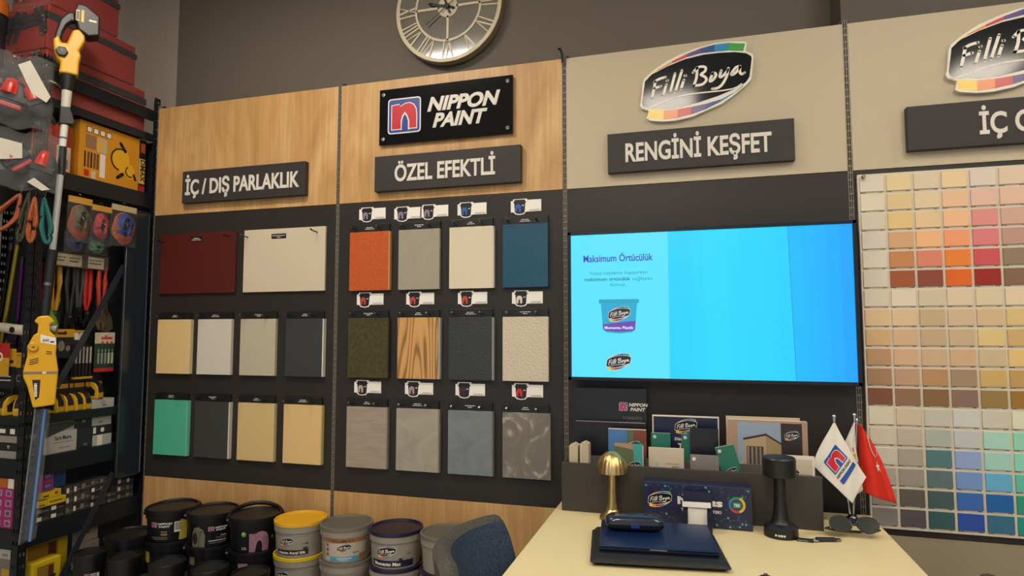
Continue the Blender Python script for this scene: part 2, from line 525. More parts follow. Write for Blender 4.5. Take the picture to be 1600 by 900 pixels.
# ---------------------------------------------------------------- room shell
YB = 0.22
XC = -0.11
struct(bw(box((-2.6, -6.2, -0.1), (7.0, YB + .2, 0), mat('BDB6A9', .4)), 'floor'))
struct(bw(box((-2.6, -6.2, CEIL), (7.0, YB + .2, CEIL + .1), mat('E2DDD2', .8)), 'ceiling'))
struct(bw(box((XC, YB, 0), (7.0, YB + .2, CEIL), mat('6F665B', .75)), 'wall_back'))
struct(bw(box((-2.6, YB - .001, 0), (XC, YB + .2, CEIL), mat('B0A496', .7, bump=.25, bscale=14)), 'wall_back_light'))
struct(bw(box((3.0, .05, 0), (7.0, YB, CEIL), mat('5C554D', .7)), 'column'))
struct(bw(box((-2.7, -6.2, 0), (-2.6, YB + .2, CEIL), mat('8E867C', .8)), 'wall_left'))
struct(bw(box((7.0, -6.2, 0), (7.1, YB + .2, CEIL), mat('8E867C', .8)), 'wall_right'))

LAMPM = mat('FFFFFF', emit=1)
_l = bpy.data.materials.new('lamp_diffuser'); _l.use_nodes = True
_b = _l.node_tree.nodes['Principled BSDF']; _b.inputs['Emission Color'].default_value = (*LAMP_COLOUR, 1); _b.inputs['Emission Strength'].default_value = LAMP_STRENGTH
for i, (x, y, hx, hy) in enumerate(LAMPS):
    t = thing('ceiling_light', 'square white ceiling light panel in a thin metal frame', 'ceiling light', (x, y, CEIL - .03), 0, 'ceiling light panels above the shop floor')
    f = MB()
    for a, b in (((-hx, -hy), (hx, -hy + .012)), ((-hx, hy - .012), (hx, hy)), ((-hx, -hy), (-hx + .012, hy)), ((hx - .012, -hy), (hx, hy))):
        f.box((*a, 0), (*b, .03), WHITE)
    f.build('frame', t)
    MB().box((-hx + .012, -hy + .012, .008), (hx - .012, hy - .012, .02), _l).build('diffuser', t)

# ---------------------------------------------------------------- display wall: uprights and panels
ZT, ZH, ZD = 2.42, 1.897, 0.682
G = .0085
UPM = mat('7C7466', .45, .2)
upn = {0: 'slotted wall upright at the left edge of the oak display, mostly hidden', 1: 'slotted wall upright between the two oak bays', 2: 'slotted wall upright between the oak bay and the screen bay, bent hook on top', 3: 'slotted wall upright between the screen bay and the colour chart'}
for n in range(4):
    m = MB()
    x = n * 1.0 if n else .012
    m.box((x - .016, .0135, .1), (x + .016, .03, ZT + .015), BLACK)
    for q in (-.0145, 0, .0145):
        m.box((x + q * .44 - .0015, .002, .1), (x + q * .44 + .0015, .0134, ZT + .015), UPM)
    z = .1
    while z < ZT:
        m.box((x - .0078, .0025, z), (x + .0078, .0134, z + .0045), UPM)
        z += .0245
    t = thing('slotted_upright', upn[n], 'wall upright', (x, .0, .1), 0, None)
    bw(m, 'post', t)
    if n == 2:
        bw(MB().tube([(x - .004, -.01, ZT - .02), (x - .004, -.018, ZT + .01), (x - .012, -.02, ZT + .035), (x - .018, -.022, ZT + .03)], .005, BLACK), 'hook', t)

def panel(name, label, x0, x1, z0, z1, m, y=0.0):
    return tag(bw(box((x0, y, z0), (x1, y + .0125, z1), m, .0012), name), label, 'wall panel')
panel('header_panel', 'oak header panel above the gloss level sample boards, leftmost bay', .012, 1 - G, ZH, ZT, OAK)
panel('header_panel', 'oak header panel behind the black square-logo sign and clock side', 1 + G, 2 - G, ZH, ZT, OAK)
panel('header_panel', 'beige header panel behind the first oval logo, above the screen', 2 + G, 3 - G, ZH, ZT, BEIGE)
panel('header_panel', 'beige header panel behind the cropped second oval logo, above the colour chart', 3 + G, 4 - G, ZH, ZT, BEIGE)
BP = []
BP.append(panel('backing_panel', 'dark grey backing panel with pegs under the leftmost oak header', .012, 1 - G, ZD, ZH - .002, DARKPANEL))
BP.append(panel('backing_panel', 'dark grey backing panel with pegs and bucket tags, second bay', 1 + G, 2 - G, ZD, ZH - .002, DARKPANEL))
panel('backing_panel', 'dark grey backing panel behind the bright blue screen', 2 + G, 3 - G, ZD, ZH - .002, DARKPANEL)
panel('backing_panel', 'dark grey backing panel showing as a border round the colour chart', 3 + G, 4 - G, ZD, ZH - .002, DARKPANEL)
panel('base_panel', 'oak base panel behind the black paint buckets at the left', .012, 1 - G, .12, ZD - .002, OAK, .001)
panel('base_panel', 'oak base panel behind the grey paint tubs and blue chair', 1 + G, 2 - G, .12, ZD - .002, OAK, .001)
panel('base_panel', 'base panel behind the desk, below the screen', 2 + G, 3 - G, .12, ZD - .002, BEIGE, .001)
panel('base_panel', 'beige base panel below the colour chart at the right', 3 + G, 4 - G, .12, ZD - .002, mat('8F836C', .5), .001)
struct(bw(box((.012, -.008, 0), (4.0, .02, .119), DARKPANEL), 'baseboard_back'))

# ---------------------------------------------------------------- logo art
def oval_logo(small=False, dark='1B1E22'):
    A = Art()
    W = mat('E4DED2', .3)
    bk = mat(dark, .10, spec=.22)
    cols = ['E8C21E', 'DB7A2C', 'C02A28', '54407C', '17478A', '1E86B8', '3F9E48']
    cm = [mat(c, .25) for c in cols]
    A.poly(PLATE, W, 0)
    U = [cm[0]] + cm[1:]
    for i in range(7):
        A.strip(UPO[i:i + 2], UPI[i:i + 2], cm[i], 1)
        A.strip(LOI[i:i + 2], LOO[i:i + 2], cm[i], 1)
    A.poly(BODY, bk, 1)
    A.stroke(SW, .012 if not small else .016, W, 2, 3)
    for s_ in STROKES:
        A.stroke(s_, .0235 if not small else .026, W, 2, 3)
    return A
LOGO = oval_logo(True)
LW = .405
def emblem(blue='1F3F94', red='C01F2A'):
    A = Art(); W = mat('DDD8D0', .4); B = mat(blue, .35); R = mat(red, .35)
    A.rrect(0, 0, 1, 1, .09, W, 0); A.rrect(.035, .035, .965, .965, .07, B, 1)
    n = [(.13, .13), (.13, .80), (.36, .82), (.40, .76), (.52, .83), (.66, .84), (.78, .78), (.85, .66), (.87, .5), (.87, .13)]
    cx, cy = .5, .48
    A.poly([(cx + (x - cx) * 1.07, cy + (y - cy) * 1.07) for x, y in n], W, 2)
    A.poly(n, R, 3)
    A.poly([(.40, .09), (.40, .34), (.44, .50), (.52, .60), (.60, .50), (.66, .34), (.66, .09)], W, 4)
    A.poly([(.43, .07), (.44, .33), (.47, .46), (.525, .53), (.58, .46), (.62, .33), (.62, .07)], B, 5)
    return A
EMB = emblem()
def paint_lockup(m=None, h=1.0):
    """emblem and two slanted words, emblem height 1"""
    A = Art(); m = m or mat('DAD5CC', .4)
    A.put(EMB, 0, 0, 1.0)
    A.text('NIPPON', 1.18, .56, .36, m, 2, w=2.15, bold=.035, shear=.18)
    A.text('PAINT', 1.34, .02, .36, m, 2, w=1.72, bold=.035, shear=.18)
    return A
LOCK = paint_lockup()
def dashes(A, x, y, w, m, l=2, h=.0022, seed=0):
    """illegible fine print as short bars"""
    r = random.Random(seed); q = x
    while q < x + w - .001:
        s_ = r.uniform(.003, .009); e = min(q + s_, x + w)
        A.rect(q, y, e, y + h, m, l); q = e + .0018
    return A

# ---------------------------------------------------------------- header signs
SIGNM = mat('363232', .5, spec=.3)
SL = mat('DAD4CA', .45)
def sign(label, x0, x1, zc, words, tx, tw, h=.15, th=.028, lh=.066):
    t = thing('category_sign', label, 'sign', ((x0 + x1) / 2, -th, zc - h / 2))
    bw(box((x0, -th, zc - h / 2), (x1, -.0005, zc + h / 2), SIGNM, .002), 'board', t)
    A = Art().text(words, 0, 0, lh, SL, 0, w=tw, bold=.026, res=4)
    m = MB(); A.raised(m, wallmap(tx, zc - lh / 2 - .003, -th), -.0002, .003)
    bw(m, 'lettering', t)
sign('dark grey sign reading İÇ / DIŞ PARLAKLIK on the leftmost oak header', .193, .852, 2.016, 'İÇ / DIŞ PARLAKLIK', .213, .612)
sign('dark grey sign reading ÖZEL EFEKTLİ under the black square-logo sign', 1.19, 1.83, 2.007, 'ÖZEL EFEKTLİ', 1.285, .44)
sign('dark grey sign reading RENGİNİ KEŞFET on the beige header above the screen', 2.171, 2.823, 2.016, 'RENGİNİ KEŞFET', 2.238, .51)
sign('dark grey sign starting İÇ C above the colour chart, cut by the photo edge', 3.17, 3.83, 2.02, 'İÇ CEPHE', 3.375, .30)

t = thing('brand_sign', 'glossy black sign with red and blue n emblem on the second oak header', 'sign', (1.5, -.014, 2.133))
bw(box((1.203, -.016, 2.133), (1.794, -.008, 2.373), mat('0C0E12', .12, spec=.3), .001), 'plate', t)
A = Art(); A.put(EMB, 0, 0, .152, 0)
m = MB(); A.onto(m, wallmap(1.243, 2.176, -.016)); bw(m, 'emblem', t)
A = Art().text('NIPPON', .0, .070, .054, SL, 0, w=.300, bold=.04, shear=.28, res=4).text('PAINT', .024, .0, .054, SL, 0, w=.222, bold=.04, shear=.28, res=4)
m = MB(); A.raised(m, wallmap(1.426, 2.190, -.016), 0, .003); bw(m, 'lettering', t)
for x in (1.222, 1.772):
    for z in (2.158, 2.35):
        bw(MB().cyl((x, -.0005, z), (x, -.019, z), .0085, CHROME).cyl((x, -.019, z), (x, -.022, z), .0085, CHROME, .005), 'standoff_screw', t)

def logo_sign(label, x, z):
    t = thing('logo_sign', label, 'sign', (x + LW / 2, -.012, z))
    A = oval_logo()
    Ap = Art(); Ap.p = [q for q in A.p if q[3] == 0]
    m = MB(); Ap.raised(m, wallmap(x, z, 0, LW), .0005, .016); bw(m, 'plate', t)
    Ac = Art(); Ac.p = [q for q in A.p if q[3] == 1]
    m = MB(); Ac.onto(m, wallmap(x, z, -.016, LW), .0003); bw(m, 'coloured_face', t)
    Al = Art(); Al.p = [q for q in A.p if q[3] == 2]
    m = MB(); Al.onto(m, wallmap(x, z, -.016, LW), .0005); bw(m, 'lettering', t)
logo_sign('glossy black oval logo sign with rainbow edges above the RENGİNİ KEŞFET sign', 2.293, 2.136)
logo_sign('glossy black oval logo sign with rainbow edges cut by the right photo edge', 3.293, 2.136)

# ---------------------------------------------------------------- clock
CX, CZ, CR = 1.436, 2.803, .253
CREAM = mat('C9BEA2', .5, .15)
t = thing('wall_clock', 'large round mirrored wall clock with Roman numerals above the oak header', 'clock', (CX, YB - .02, CZ - CR))
q = Matrix.Translation((CX, YB - .001, CZ)) @ Matrix.Rotation(PI / 2, 4, 'X')
m = MB(q); m.lathe([(CR, 0), (CR + .004, .02), (CR, .045), (CR - .012, .047)], mat('B8A98A', .3, .8), seg=72); bw(m, 'case', t)
m = MB(q); m.prism([((CR - .014) * math.cos(2 * PI * k / 72), (CR - .014) * math.sin(2 * PI * k / 72)) for k in range(72)], .0472, .048, mat('C8CCD0', .07, 1.0)); bw(m, 'mirror_face', t)
A = Art().ring(0, 0, CR - .016, CR + .001, CREAM, n=72).ring(0, 0, .150, .160, CREAM, n=60).disc(0, 0, .048, .048, CREAM, n=40)
for a in range(4):
    ca, sa = math.cos(a * PI / 2), math.sin(a * PI / 2)
    A.stroke([(ca * .045, sa * .045), (ca * .152, sa * .152)], .011, CREAM)
m = MB(); A.raised(m, wallmap(CX, CZ, YB - .001), .049, .0515); bw(m, 'numeral_ring', t)
rom = ['XII', 'I', 'II', 'III', 'IV', 'V', 'VI', 'VII', 'VIII', 'IX', 'X', 'XI']
A = Art()
for i, s_ in enumerate(rom):
    wid = {'I': .017, 'V': .04, 'X': .04}
    tot = sum(wid[c] for c in s_); u = -tot / 2
    an = math.radians(90 - 30 * i); rad = Vector((math.cos(an), math.sin(an))); tg = Vector((rad.y, -rad.x))
    def P(uu, r): return tuple(rad * r + tg * uu * (r / .2))
    for c in s_:
        w_ = wid[c]; mid = u + w_ / 2
        if c == 'I': A.stroke([P(mid, .158), P(mid, .24)], .0065, CREAM)
        if c == 'V': A.stroke([P(mid, .158), P(mid - .014, .24)], .008, CREAM).stroke([P(mid, .158), P(mid + .014, .24)], .0045, CREAM)
        if c == 'X': A.stroke([P(mid + .013, .158), P(mid - .013, .24)], .008, CREAM).stroke([P(mid - .013, .158), P(mid + .013, .24)], .0045, CREAM)
        u += w_
m = MB(); A.raised(m, wallmap(CX, CZ, YB - .001), .049, .0512); bw(m, 'numerals', t)
def hand(nm, pts, w_, y0):
    A = Art(); A.stroke(pts, w_, BLACK)
    m = MB(); A.raised(m, wallmap(CX, CZ, YB - .001), y0, y0 + .002); bw(m, nm, t)
hand('hour_hand', [(-.085, .022), (-.05, .012), (.0, 0), (.03, -.01)], .012, .054)
hand('minute_hand', [(-.07, .19), (0, 0), (.012, -.03)], .009, .057)
hand('second_hand', [(-.10, -.075), (0, 0), (.04, .03)], .003, .060)
bw(MB(q).lathe([(.012, .05), (.012, .064), (.008, .066)], BLACK, seg=20), 'hub', t)

# ---------------------------------------------------------------- sample boards
HDR = mat('151414', .4)
PEG_LABEL = {0: ('short metal peg holding a sample board in the leftmost oak bay', 'pegs in the leftmost bay'), 1: ('short metal peg holding a sample board in the second oak bay', 'pegs in the second bay')}
def pegs(panel_obj, pts, long=.03):
    for x, z in pts:
        lb, gr = PEG_LABEL[BP.index(panel_obj)]
        m = MB(); m.cyl((x, -.0002, z), (x, -long - .012, z + .004), .0028, BLACKMETAL, seg=8)
        m.cyl((x, -long - .012, z + .004), (x, -long - .018, z + .009), .0042, STEEL, seg=10)
        tag(bw(m, 'display_peg'), lb, 'peg', gr)

def sample(label, x, ztop, m_face, edge=None, th=.016, w=.184, group=None, nlab=2, seed=0):
    t = thing('sample_board', label, 'sample board', (x, -.001, ztop - .281))
    z1 = ztop; zh = ztop - .031
    bw(box((x - w / 2, -th * .62, zh - .001), (x + w / 2, -.0008, z1), HDR, .001), 'header_strip', t)
    bw(box((x - w / 2 + .002, -th, ztop - .281), (x + w / 2 + .001, -.0008, zh - .0015), m_face, .0012), 'swatch', t)
    if edge:
        bw(box((x + w / 2 + .0012, -th - .001, ztop - .280), (x + w / 2 + .0075, -.0008, zh - .003), mat(edge, .5)), 'edge_layer', t)
    A = Art().rect(-.035, 0, .035, .024, BLACK, 0)
    for k in range(nlab):
        wd = .018 + .012 * ((seed + k) % 3)
        dashes(A, -wd / 2, .014 - k * .0065, wd, WHITE, 1, .0028, seed * 3 + k)
    mm = MB(); A.onto(mm, wallmap(x, zh + .002, -th * .62)); bw(mm, 'label', t)
    return t

tw = thing('sample_board', 'large dark red sample board hanging at top left of the first bay', 'sample board', (.277, -.001, 1.521))
bw(box((.068, -.012, 1.521), (.488, -.0008, 1.801), mat('541C17', .35), .001), 'board', tw)
A = Art().rect(-.034, 0, .034, .022, BLACK, 0); dashes(A, -.016, .012, .032, WHITE, 1, .003, 5); dashes(A, -.027, .005, .054, WHITE, 1, .003, 6)
m = MB(); A.onto(m, wallmap(.270, 1.762, -.012)); bw(m, 'label', tw)
tw = thing('sample_board', 'large off-white sample board hanging at top right of the first bay', 'sample board', (.741, -.001, 1.521))
bw(box((.533, -.012, 1.521), (.950, -.0008, 1.801), mat('CDBFA8', .45), .001), 'board', tw)
A = Art().rect(-.038, 0, .038, .022, BLACK, 0); dashes(A, -.033, .012, .066, WHITE, 1, .003, 7); dashes(A, -.01, .005, .02, WHITE, 1, .003, 8)
m = MB(); A.onto(m, wallmap(.715, 1.756, -.012)); bw(m, 'label', tw)
pegs(BP[0], [(.085, 1.765), (.455, 1.775), (.552, 1.768), (.91, 1.775)], .045)

row = (1.434, 1.066)
b1x = (.163, .391, .622, .857)
b1 = [('DFC086', 'D9C49A', 'warm sand sample board, first of the upper row in the left bay'), ('CFC7BA', None, 'pale grey sample board, second of the upper row in the left bay'), ('BAB19C', None, 'putty beige sample board, third of the upper row in the left bay'), ('38393B', 'CFCBC2', 'charcoal sample board with white edge at the right end of the upper row, left bay'),
      ('4DB090', '6AC0A4', 'teal green sample board at the lower left of the first bay'), ('3B3B3A', 'CFC8BA', 'charcoal sample board with white edge beside the teal one'), ('D2B67E', 'CDBB85', 'sand yellow sample board right of the lower charcoal board'), ('DDBB80', 'C9B36C', 'honey yellow sample board at the lower right of the first bay')]
for i, (h, e, lb) in enumerate(b1):
    x = b1x[i % 4]; zt = row[i // 4]
    sample(lb, x, zt, mat(h, .45), e, .018, seed=i)
    pegs(BP[0], [(x - .072, zt - .022), (x + .045, zt - .022)])
PINE = ramp_mat('pine_grain', [(.02, '8F6834'), (.3, 'C4935A'), (.9, 'D0A064')], (13, 13, 1.15), 1.3, 0, .1, .4, 'contour')
MARB = ramp_mat('marbled_plaster', [(.46, '746D64'), (.535, '7E776D'), (.58, 'A8A193')], (1, 1, 1), 9, 6, 1.6, .5)
CL1 = ramp_mat('brushed_taupe', [(.3, '98897A'), (.7, 'A89A8A')], (3, 3, 30), 3, 5, .4, .4)
CL2 = ramp_mat('clouded_beige', [(.3, '979083'), (.7, 'ABA494')], (1, 1, 1), 11, 5, 1.0, .45)
CL3 = ramp_mat('clouded_blue_grey', [(.3, '6D757A'), (.7, '7F878A')], (1, 1, 1), 11, 5, 1.0, .45)
OLV = ramp_mat('speckled_olive', [(.3, '332F12'), (.7, '4F4A20')], (1, 1, 1), 70, 5, .3, .5, bump=.2)
ORG = ramp_mat('speckled_orange', [(.3, 'B04A14'), (.7, 'C65C20')], (1, 1, 1), 160, 4, .3, .5, bump=.25)
b2x = (1.163, 1.391, 1.617, 1.843)
row2 = (1.798, 1.435, 1.067)
b2 = [(ORG, 'C28A58', 'orange speckled sample board, first of the top row'), (mat('A09888', .4, mottle=.05), None, 'smooth warm grey sample board under the double bucket tag'), (mat('D8CBB4', .5), 'CFC9BE', 'cream sample board, third of the top row'), (mat('164C66', .35, mottle=.12, mscale=20), None, 'deep petrol blue sample board at top right of the second bay'),
      (OLV, '3A2A18', 'dark olive sample board, first of the middle row'), (PINE, '9EA3A0', 'pine wood grain sample board in the middle row'), (mat('33363A', .4, bump=.6, bscale=160), '8E9090', 'anthracite rough-textured sample board, third of the middle row'), (mat('CFC3AF', .6, bump=1.0, bscale=130), None, 'off-white pebbled plaster sample board at the right of the middle row'),
      (CL1, '8D8076', 'brushed taupe sample board at lower left of the second bay'), (CL2, '8A8275', 'clouded beige grey sample board, second of the bottom row'), (CL3, '6A6260', 'clouded blue grey sample board, third of the bottom row'), (MARB, '7A7368', 'grey marbled sample board with pale veins at lower right of the second bay')]
for i, (mf, e, lb) in enumerate(b2):
    x = b2x[i % 4]; zt = row2[i // 4]
    sample(lb, x, zt, mf, e, .018, seed=i + 10)
    pegs(BP[1], [(x - .066, zt - .022), (x + .05, zt - .022)])

# bucket tags over the sample boards (their code squares are left blank)
def bucket_tag(label, x0, zc, ncol, group=None):
    t = thing('product_tag', label, 'tag', (x0 + .06, -.001, zc - .032), 0, group)
    bx = .037
    card = [(0, -.021), (.010, -.021), (.020, -.030), (.037, -.033), (.054, -.030), (.062, -.021), (.124, -.021), (.124, .026), (.068, .026), (.066, .031), (.010, .031), (.008, .024), (0, .024)]
    bw(MB().prism([(x0 + a, zc + b) for a, b in card], -.003, -.0006, PUREWHITE, axis='y'), 'card', t)
    A = Art()
    A.poly([(.014, .016), (.060, .016), (.057, -.022), (.050, -.027), (.037, -.029), (.024, -.027), (.017, -.022)], mat('1B1622', .4), 0)
    A.rect(.011, .015, .063, .021, BLACK, 1); A.rect(.015, .021, .059, .028, BLACK, 1)
    n = [(.018, -.020), (.018, .002), (.024, .010), (.036, .010), (.042, .002), (.042, -.020), (.034, -.020), (.033, -.008), (.030, -.002), (.027, -.008), (.026, -.020)]
    A.poly(n, mat(ncol, .5), 1)
    A.rect(.046, .003, .055, .006, WHITE, 1)
    dashes(A, .078, -.015, .040, GREYINK, 0, .002, int(x0 * 100)); dashes(A, .074, -.019, .046, GREYINK, 0, .002, int(x0 * 90))
    m = MB(); A.onto(m, wallmap(x0, zc, -.003), .0003); bw(m, 'print', t)
tags = [('mauve bucket tag over the orange speckled board', 1.107, 1.842, '8C7A90'), ('mauve bucket tag at the left of the pair over the warm grey board', 1.272, 1.836, '8C7A90'), ('mauve bucket tag at the right of the pair over the warm grey board', 1.391, 1.838, '8C7A90'), ('blue bucket tag over the cream board', 1.556, 1.838, '2A5CA0'), ('blue bucket tag over the petrol blue board', 1.782, 1.838, '2A5CA0'),
        ('red bucket tag over the dark olive board', 1.103, 1.479, 'B8432C'), ('red bucket tag over the pine grain board', 1.332, 1.478, 'B8432C'), ('red bucket tag over the anthracite rough board', 1.560, 1.477, 'B8432C'), ('white-lettered bucket tag over the pebbled plaster board', 1.787, 1.475, 'DDD5C8'),
        ('pale pink bucket tag over the brushed taupe board', 1.098, 1.112, 'B4A09A'), ('pale rose bucket tag over the clouded beige board', 1.331, 1.112, 'A88E92'), ('dark maroon bucket tag over the clouded blue grey board', 1.552, 1.113, '40202C'), ('bright red bucket tag over the grey marbled board', 1.787, 1.114, 'C42A2A')]
for a in tags: bucket_tag(*a)

# ---------------------------------------------------------------- colour chart
CH = ['D6CDBD DEC99A D6C5AA E3C99F D9C9BF D9C3A9', 'DACFB9 D9C18F DAC5A0 E2BC96 DDB6A6 DFB8A0', 'CEC5B4 DDC083 DEC296 E8B88D D98B85 CCA594', 'D2CABE CFA277 E8B47E EA9A6B D5787D BA9084', 'D6CDBE BF8150 D57F66 E57D2B C94F55 8D7863', 'CFC7B8 9C4F25 87402F D9620F 961A0C 7F624C',
      'D4C8B6 D9CDBA CDBFA5 D8C5A8 D5C7A8 DCCAAB', 'D5B98F D5BC96 BFAA82 CDB594 CFB58D D5B97F', 'CDAA79 CDAE88 BFA584 C4AC8C D9C183 C9A871', 'B58E68 CDA987 C7AA88 CBA884 C6B58E DDBB79', 'A07C5E B89478 B1875D 9C8569 C7A766 BD9659', '7B4A33 8A684D 7F5F3A 84685A 91773F 976D2C',
      'D5C9B5 C9B9A2 BFBDB0 C6C8C2 C8C1B3 D6D6C0', 'CDC0AC B9AD9D A8ADA4 B9BFBF A3CFC0 8FD0B8', 'C9C0B2 A39A8C 4B7379 8AA1CC 9BCBC2 85D0BB', 'A9A096 958C7F 566B6D 6C8FC4 5FA8CF 5CB9A3', '9A9085 5A5148 3F5455 2F62AC 0D5CA3 1F8F74', '837A76 504848 2C5355 1F479C 2A6480 0E8A7A']
t = thing('colour_chart', 'cream wall chart of raised paint colour swatches at the right', 'colour chart', (3.27, -.012, .704))
bw(box((3.017, -.014, .704), (3.515, -.0008, 1.878), mat('D2C8B4', .5), .0012), 'board', t)
CAP = Art(); late = MB()
for r, line in enumerate(CH):
    for c, h in enumerate(line.split()):
        x0 = 3.0235 + c * .0803; z1 = 1.8695 - r * .0647
        m = late if (c == 0 and r >= 10) else MB()
        m.box((x0, -.019, z1 - .053), (x0 + .0715, -.0135, z1), mat(h, .5), .0008)
        if m is not late: bw(m, 'colour_swatch', t)
        dashes(CAP, x0 - 3.02, z1 - .0575 - .704, .016, INK, 0, .0022, r * 7 + c); dashes(CAP, x0 + .057 - 3.02, z1 - .0575 - .704, .012, INK, 0, .0022, r * 5 + c + 70)
o = bw(late, 'colour_swatches', t); o['kind'] = 'stuff'; o['label'] = 'lower swatches of the first column, partly behind the flags'
m = MB(); CAP.onto(m, wallmap(3.02, .704, -.014)); bw(m, 'captions', t)
for x, z in ((3.033, 1.866), (3.033, .724)):
    bw(MB().cyl((x, -.013, z), (x, -.030, z), .0075, CHROME).cyl((x, -.030, z), (x, -.034, z), .0075, CHROME, .004), 'fixing_screw', t)

# ---------------------------------------------------------------- television
t = thing('television', 'wide flat screen showing a bright blue paint advert', 'television', (2.51, -.06, 1.164))
bz = mat('0D1220', .25)
m = MB(); m.box((2.021, -.052, 1.166), (2.999, -.022, 1.717), bz, .003)
m.box((2.2, -.022, 1.25), (2.8, -.0005, 1.62), BLACK)
bw(m, 'casing', t)
m = MB()
for a, b in (((2.021, 1.166), (2.999, 1.178)), ((2.021, 1.705), (2.999, 1.717)), ((2.021, 1.166), (2.033, 1.717)), ((2.987, 1.166), (2.999, 1.717))):
    m.box((a[0], -.060, a[1]), (b[0], -.052, b[1]), bz, .001)
bw(m, 'bezel', t)
E_ = 1.0
def em(h, k=1.0): return mat(h, .3, emit=E_ * k)
SCR = Art()
SCR.poly([(2.033, 1.705), (2.387, 1.705), (2.387, 1.178), (2.033, 1.178)], em('58E2FA'), 0)
n = 10
for i in range(n):
    a, b = 2.387 + (2.787 - 2.387) * i / n, 2.387 + (2.787 - 2.387) * (i + 1) / n
    sh = lambda x: x + (0.013 if x > 2.78 else .013 * (x - 2.387) / .4)
    SCR.poly([(a, 1.705), (b, 1.705), (sh(b), 1.178), (sh(a), 1.178)], em(['20D2FA', '20D2FA', '22D5FB', '24D8FB', '24D8FC', '22D6FC', '20D4FC', '20D4FC', '1ED2FC', '1AD0FB'][i]), 0)
SCR.poly([(2.787, 1.705), (2.7885, 1.705), (2.8015, 1.178), (2.800, 1.178)], em('0A8FD0', .8), 0)
for i in range(5):
    a, b = i / 5, (i + 1) / 5
    X0t, X1 = 2.7885, 2.987
    f1 = lambda u, z: (X0t + .013 * (1.705 - z) / .527) * (1 - u) + X1 * u
    SCR.poly([(f1(a, 1.705), 1.705), (f1(b, 1.705), 1.705), (f1(b, 1.178), 1.178), (f1(a, 1.178), 1.178)], em(['08BAFC', '07B6FC', '06B2FC', '05ACFC', '04A4FB'][i]), 0)
m = MB(); SCR.onto(m, lambda a, b, q: (a, -.0525 - q, b)); scr = bw(m, 'screen', t)
A = Art()
A.text('Maksimum Örtücülük', 2.207, 1.603, .025, em('4048C0', .9), 1, w=.254, bold=.018, align='c', res=3)
gi = em('1E9CB8', .8); gd = em('106A88', .7)
A.text('Yüzey hatalarını kapatırken', 2.207, 1.555, .012, gi, 1, w=.212, align='c')
A.text('maksimum örtücülük', 2.084, 1.532, .012, gd, 1, w=.168, bold=.012); A.text('sağlayan', 2.259, 1.532, .012, gi, 1, w=.072)
A.text('formül.', 2.207, 1.511, .012, gi, 1, w=.056, align='c')
A.poly([(2.143, 1.45), (2.275, 1.45), (2.267, 1.352), (2.255, 1.342), (2.209, 1.338), (2.163, 1.342), (2.151, 1.352)], em('28BCE6', .8), 1)
A.rrect(2.136, 1.448, 2.282, 1.463, .004, em('2AB4DC', .8), 2)
A.poly([(2.149, 1.372), (2.269, 1.384), (2.267, 1.352), (2.255, 1.347), (2.209, 1.343), (2.163, 1.347), (2.151, 1.352)], em('7A4CC4', .8), 2)
A.text('Momento Plastik', 2.209, 1.354, .010, em('E0F0FF'), 3, w=.105, bold=.02, align='c')
def lit_logo(x, z, w):
    for V, F, mm, l in oval_logo(True).p:
        key = [k for k, v in MATS.items() if v == mm][0][0]
        A.p.append(([(x + a * w, z + b * w) for a, b in V], F, em(key, .9), l + 3))
lit_logo(2.169, 1.383, .082); lit_logo(2.160, 1.206, .092)
m = MB(); A.onto(m, lambda a, b, q: (a, -.053 - q, b), .0003); bw(m, 'advert', scr)

# ---------------------------------------------------------------- desk
DZ = .75
DESK = mat('E0D0A2', .38)
t = thing('desk', 'pale cream desk standing end-on against the display wall', 'desk', (2.51, -.75, 0))
bw(box((2.012, -1.45, DZ - .03), (3.010, -.045, DZ), DESK, .002), 'desktop', t)
for x in (2.05, 2.97):
    for y in (-1.40, -.09):
        bw(box((x - .025, y - .025, 0), (x + .025, y + .025, DZ - .031), mat('3A3836', .4, .5), .003), 'leg', t)
bw(box((2.075, -.10, DZ - .10), (2.945, -.08, DZ - .031), mat('3A3836', .4, .5)), 'crossbar', t)

# brochure bin
BIN = mat('38332F', .5)
t = thing('brochure_bin', 'long dark grey open bin of brochures at the back of the desk', 'brochure holder', (2.435, -.15, DZ))
bw(box((2.037, -.268, DZ + .0005), (2.833, -.256, DZ + .158), BIN, .001), 'front_board', t)
bw(box((2.037, -.032, DZ + .0005), (2.833, -.022, DZ + .158), BIN, .001), 'back_board', t)
for x in (2.037, 2.823): bw(box((x, -.255, DZ + .0005), (x + .010, -.033, DZ + .150), BIN, .001), 'end_board', t)
bw(box((2.048, -.2555, DZ + .0005), (2.822, -.033, DZ + .010), BIN), 'bottom_board', t)
bw(box((2.048, -.164, DZ + .011), (2.822, -.158, DZ + .165), mat('5A544F', .5)), 'divider', t)
BZ = DZ + .0115

def leaflet(name, label, cat, x0, x1, y, z1, th, m, art=None, edge=PAPER, tilt=0.0, group=None, z0=BZ, lean=0.0):
    """a booklet or folder standing on its lower edge; art is printed on its front, (0,0) at the lower left, metres"""
    w, h = x1 - x0, z1 - z0
    t = thing(name, label, cat, ((x0 + x1) / 2, y, z0), 0, group)
    M_ = Matrix.Translation((0, 0, 0)) @ Matrix.Rotation(tilt, 4, 'Y') @ Matrix.Rotation(lean, 4, 'X') @ Matrix.Translation((-w / 2, 0, 0))
    MB(M_).box((.0015, -th + .0008, .001), (w - .0008, -.0008, h - .0012), edge).build('pages', t)
    MB(M_).box((0, -th, 0), (w, -th + .0008, h), m).box((0, -.0008, 0), (w, 0, h), m).build('cover', t)
    if art:
        mb = MB(M_); art.onto(mb, lambda a, b, q: (a, -th - q, b), .0003); mb.build('print', t)
    return t
NAVYB = mat('17161E', .35)
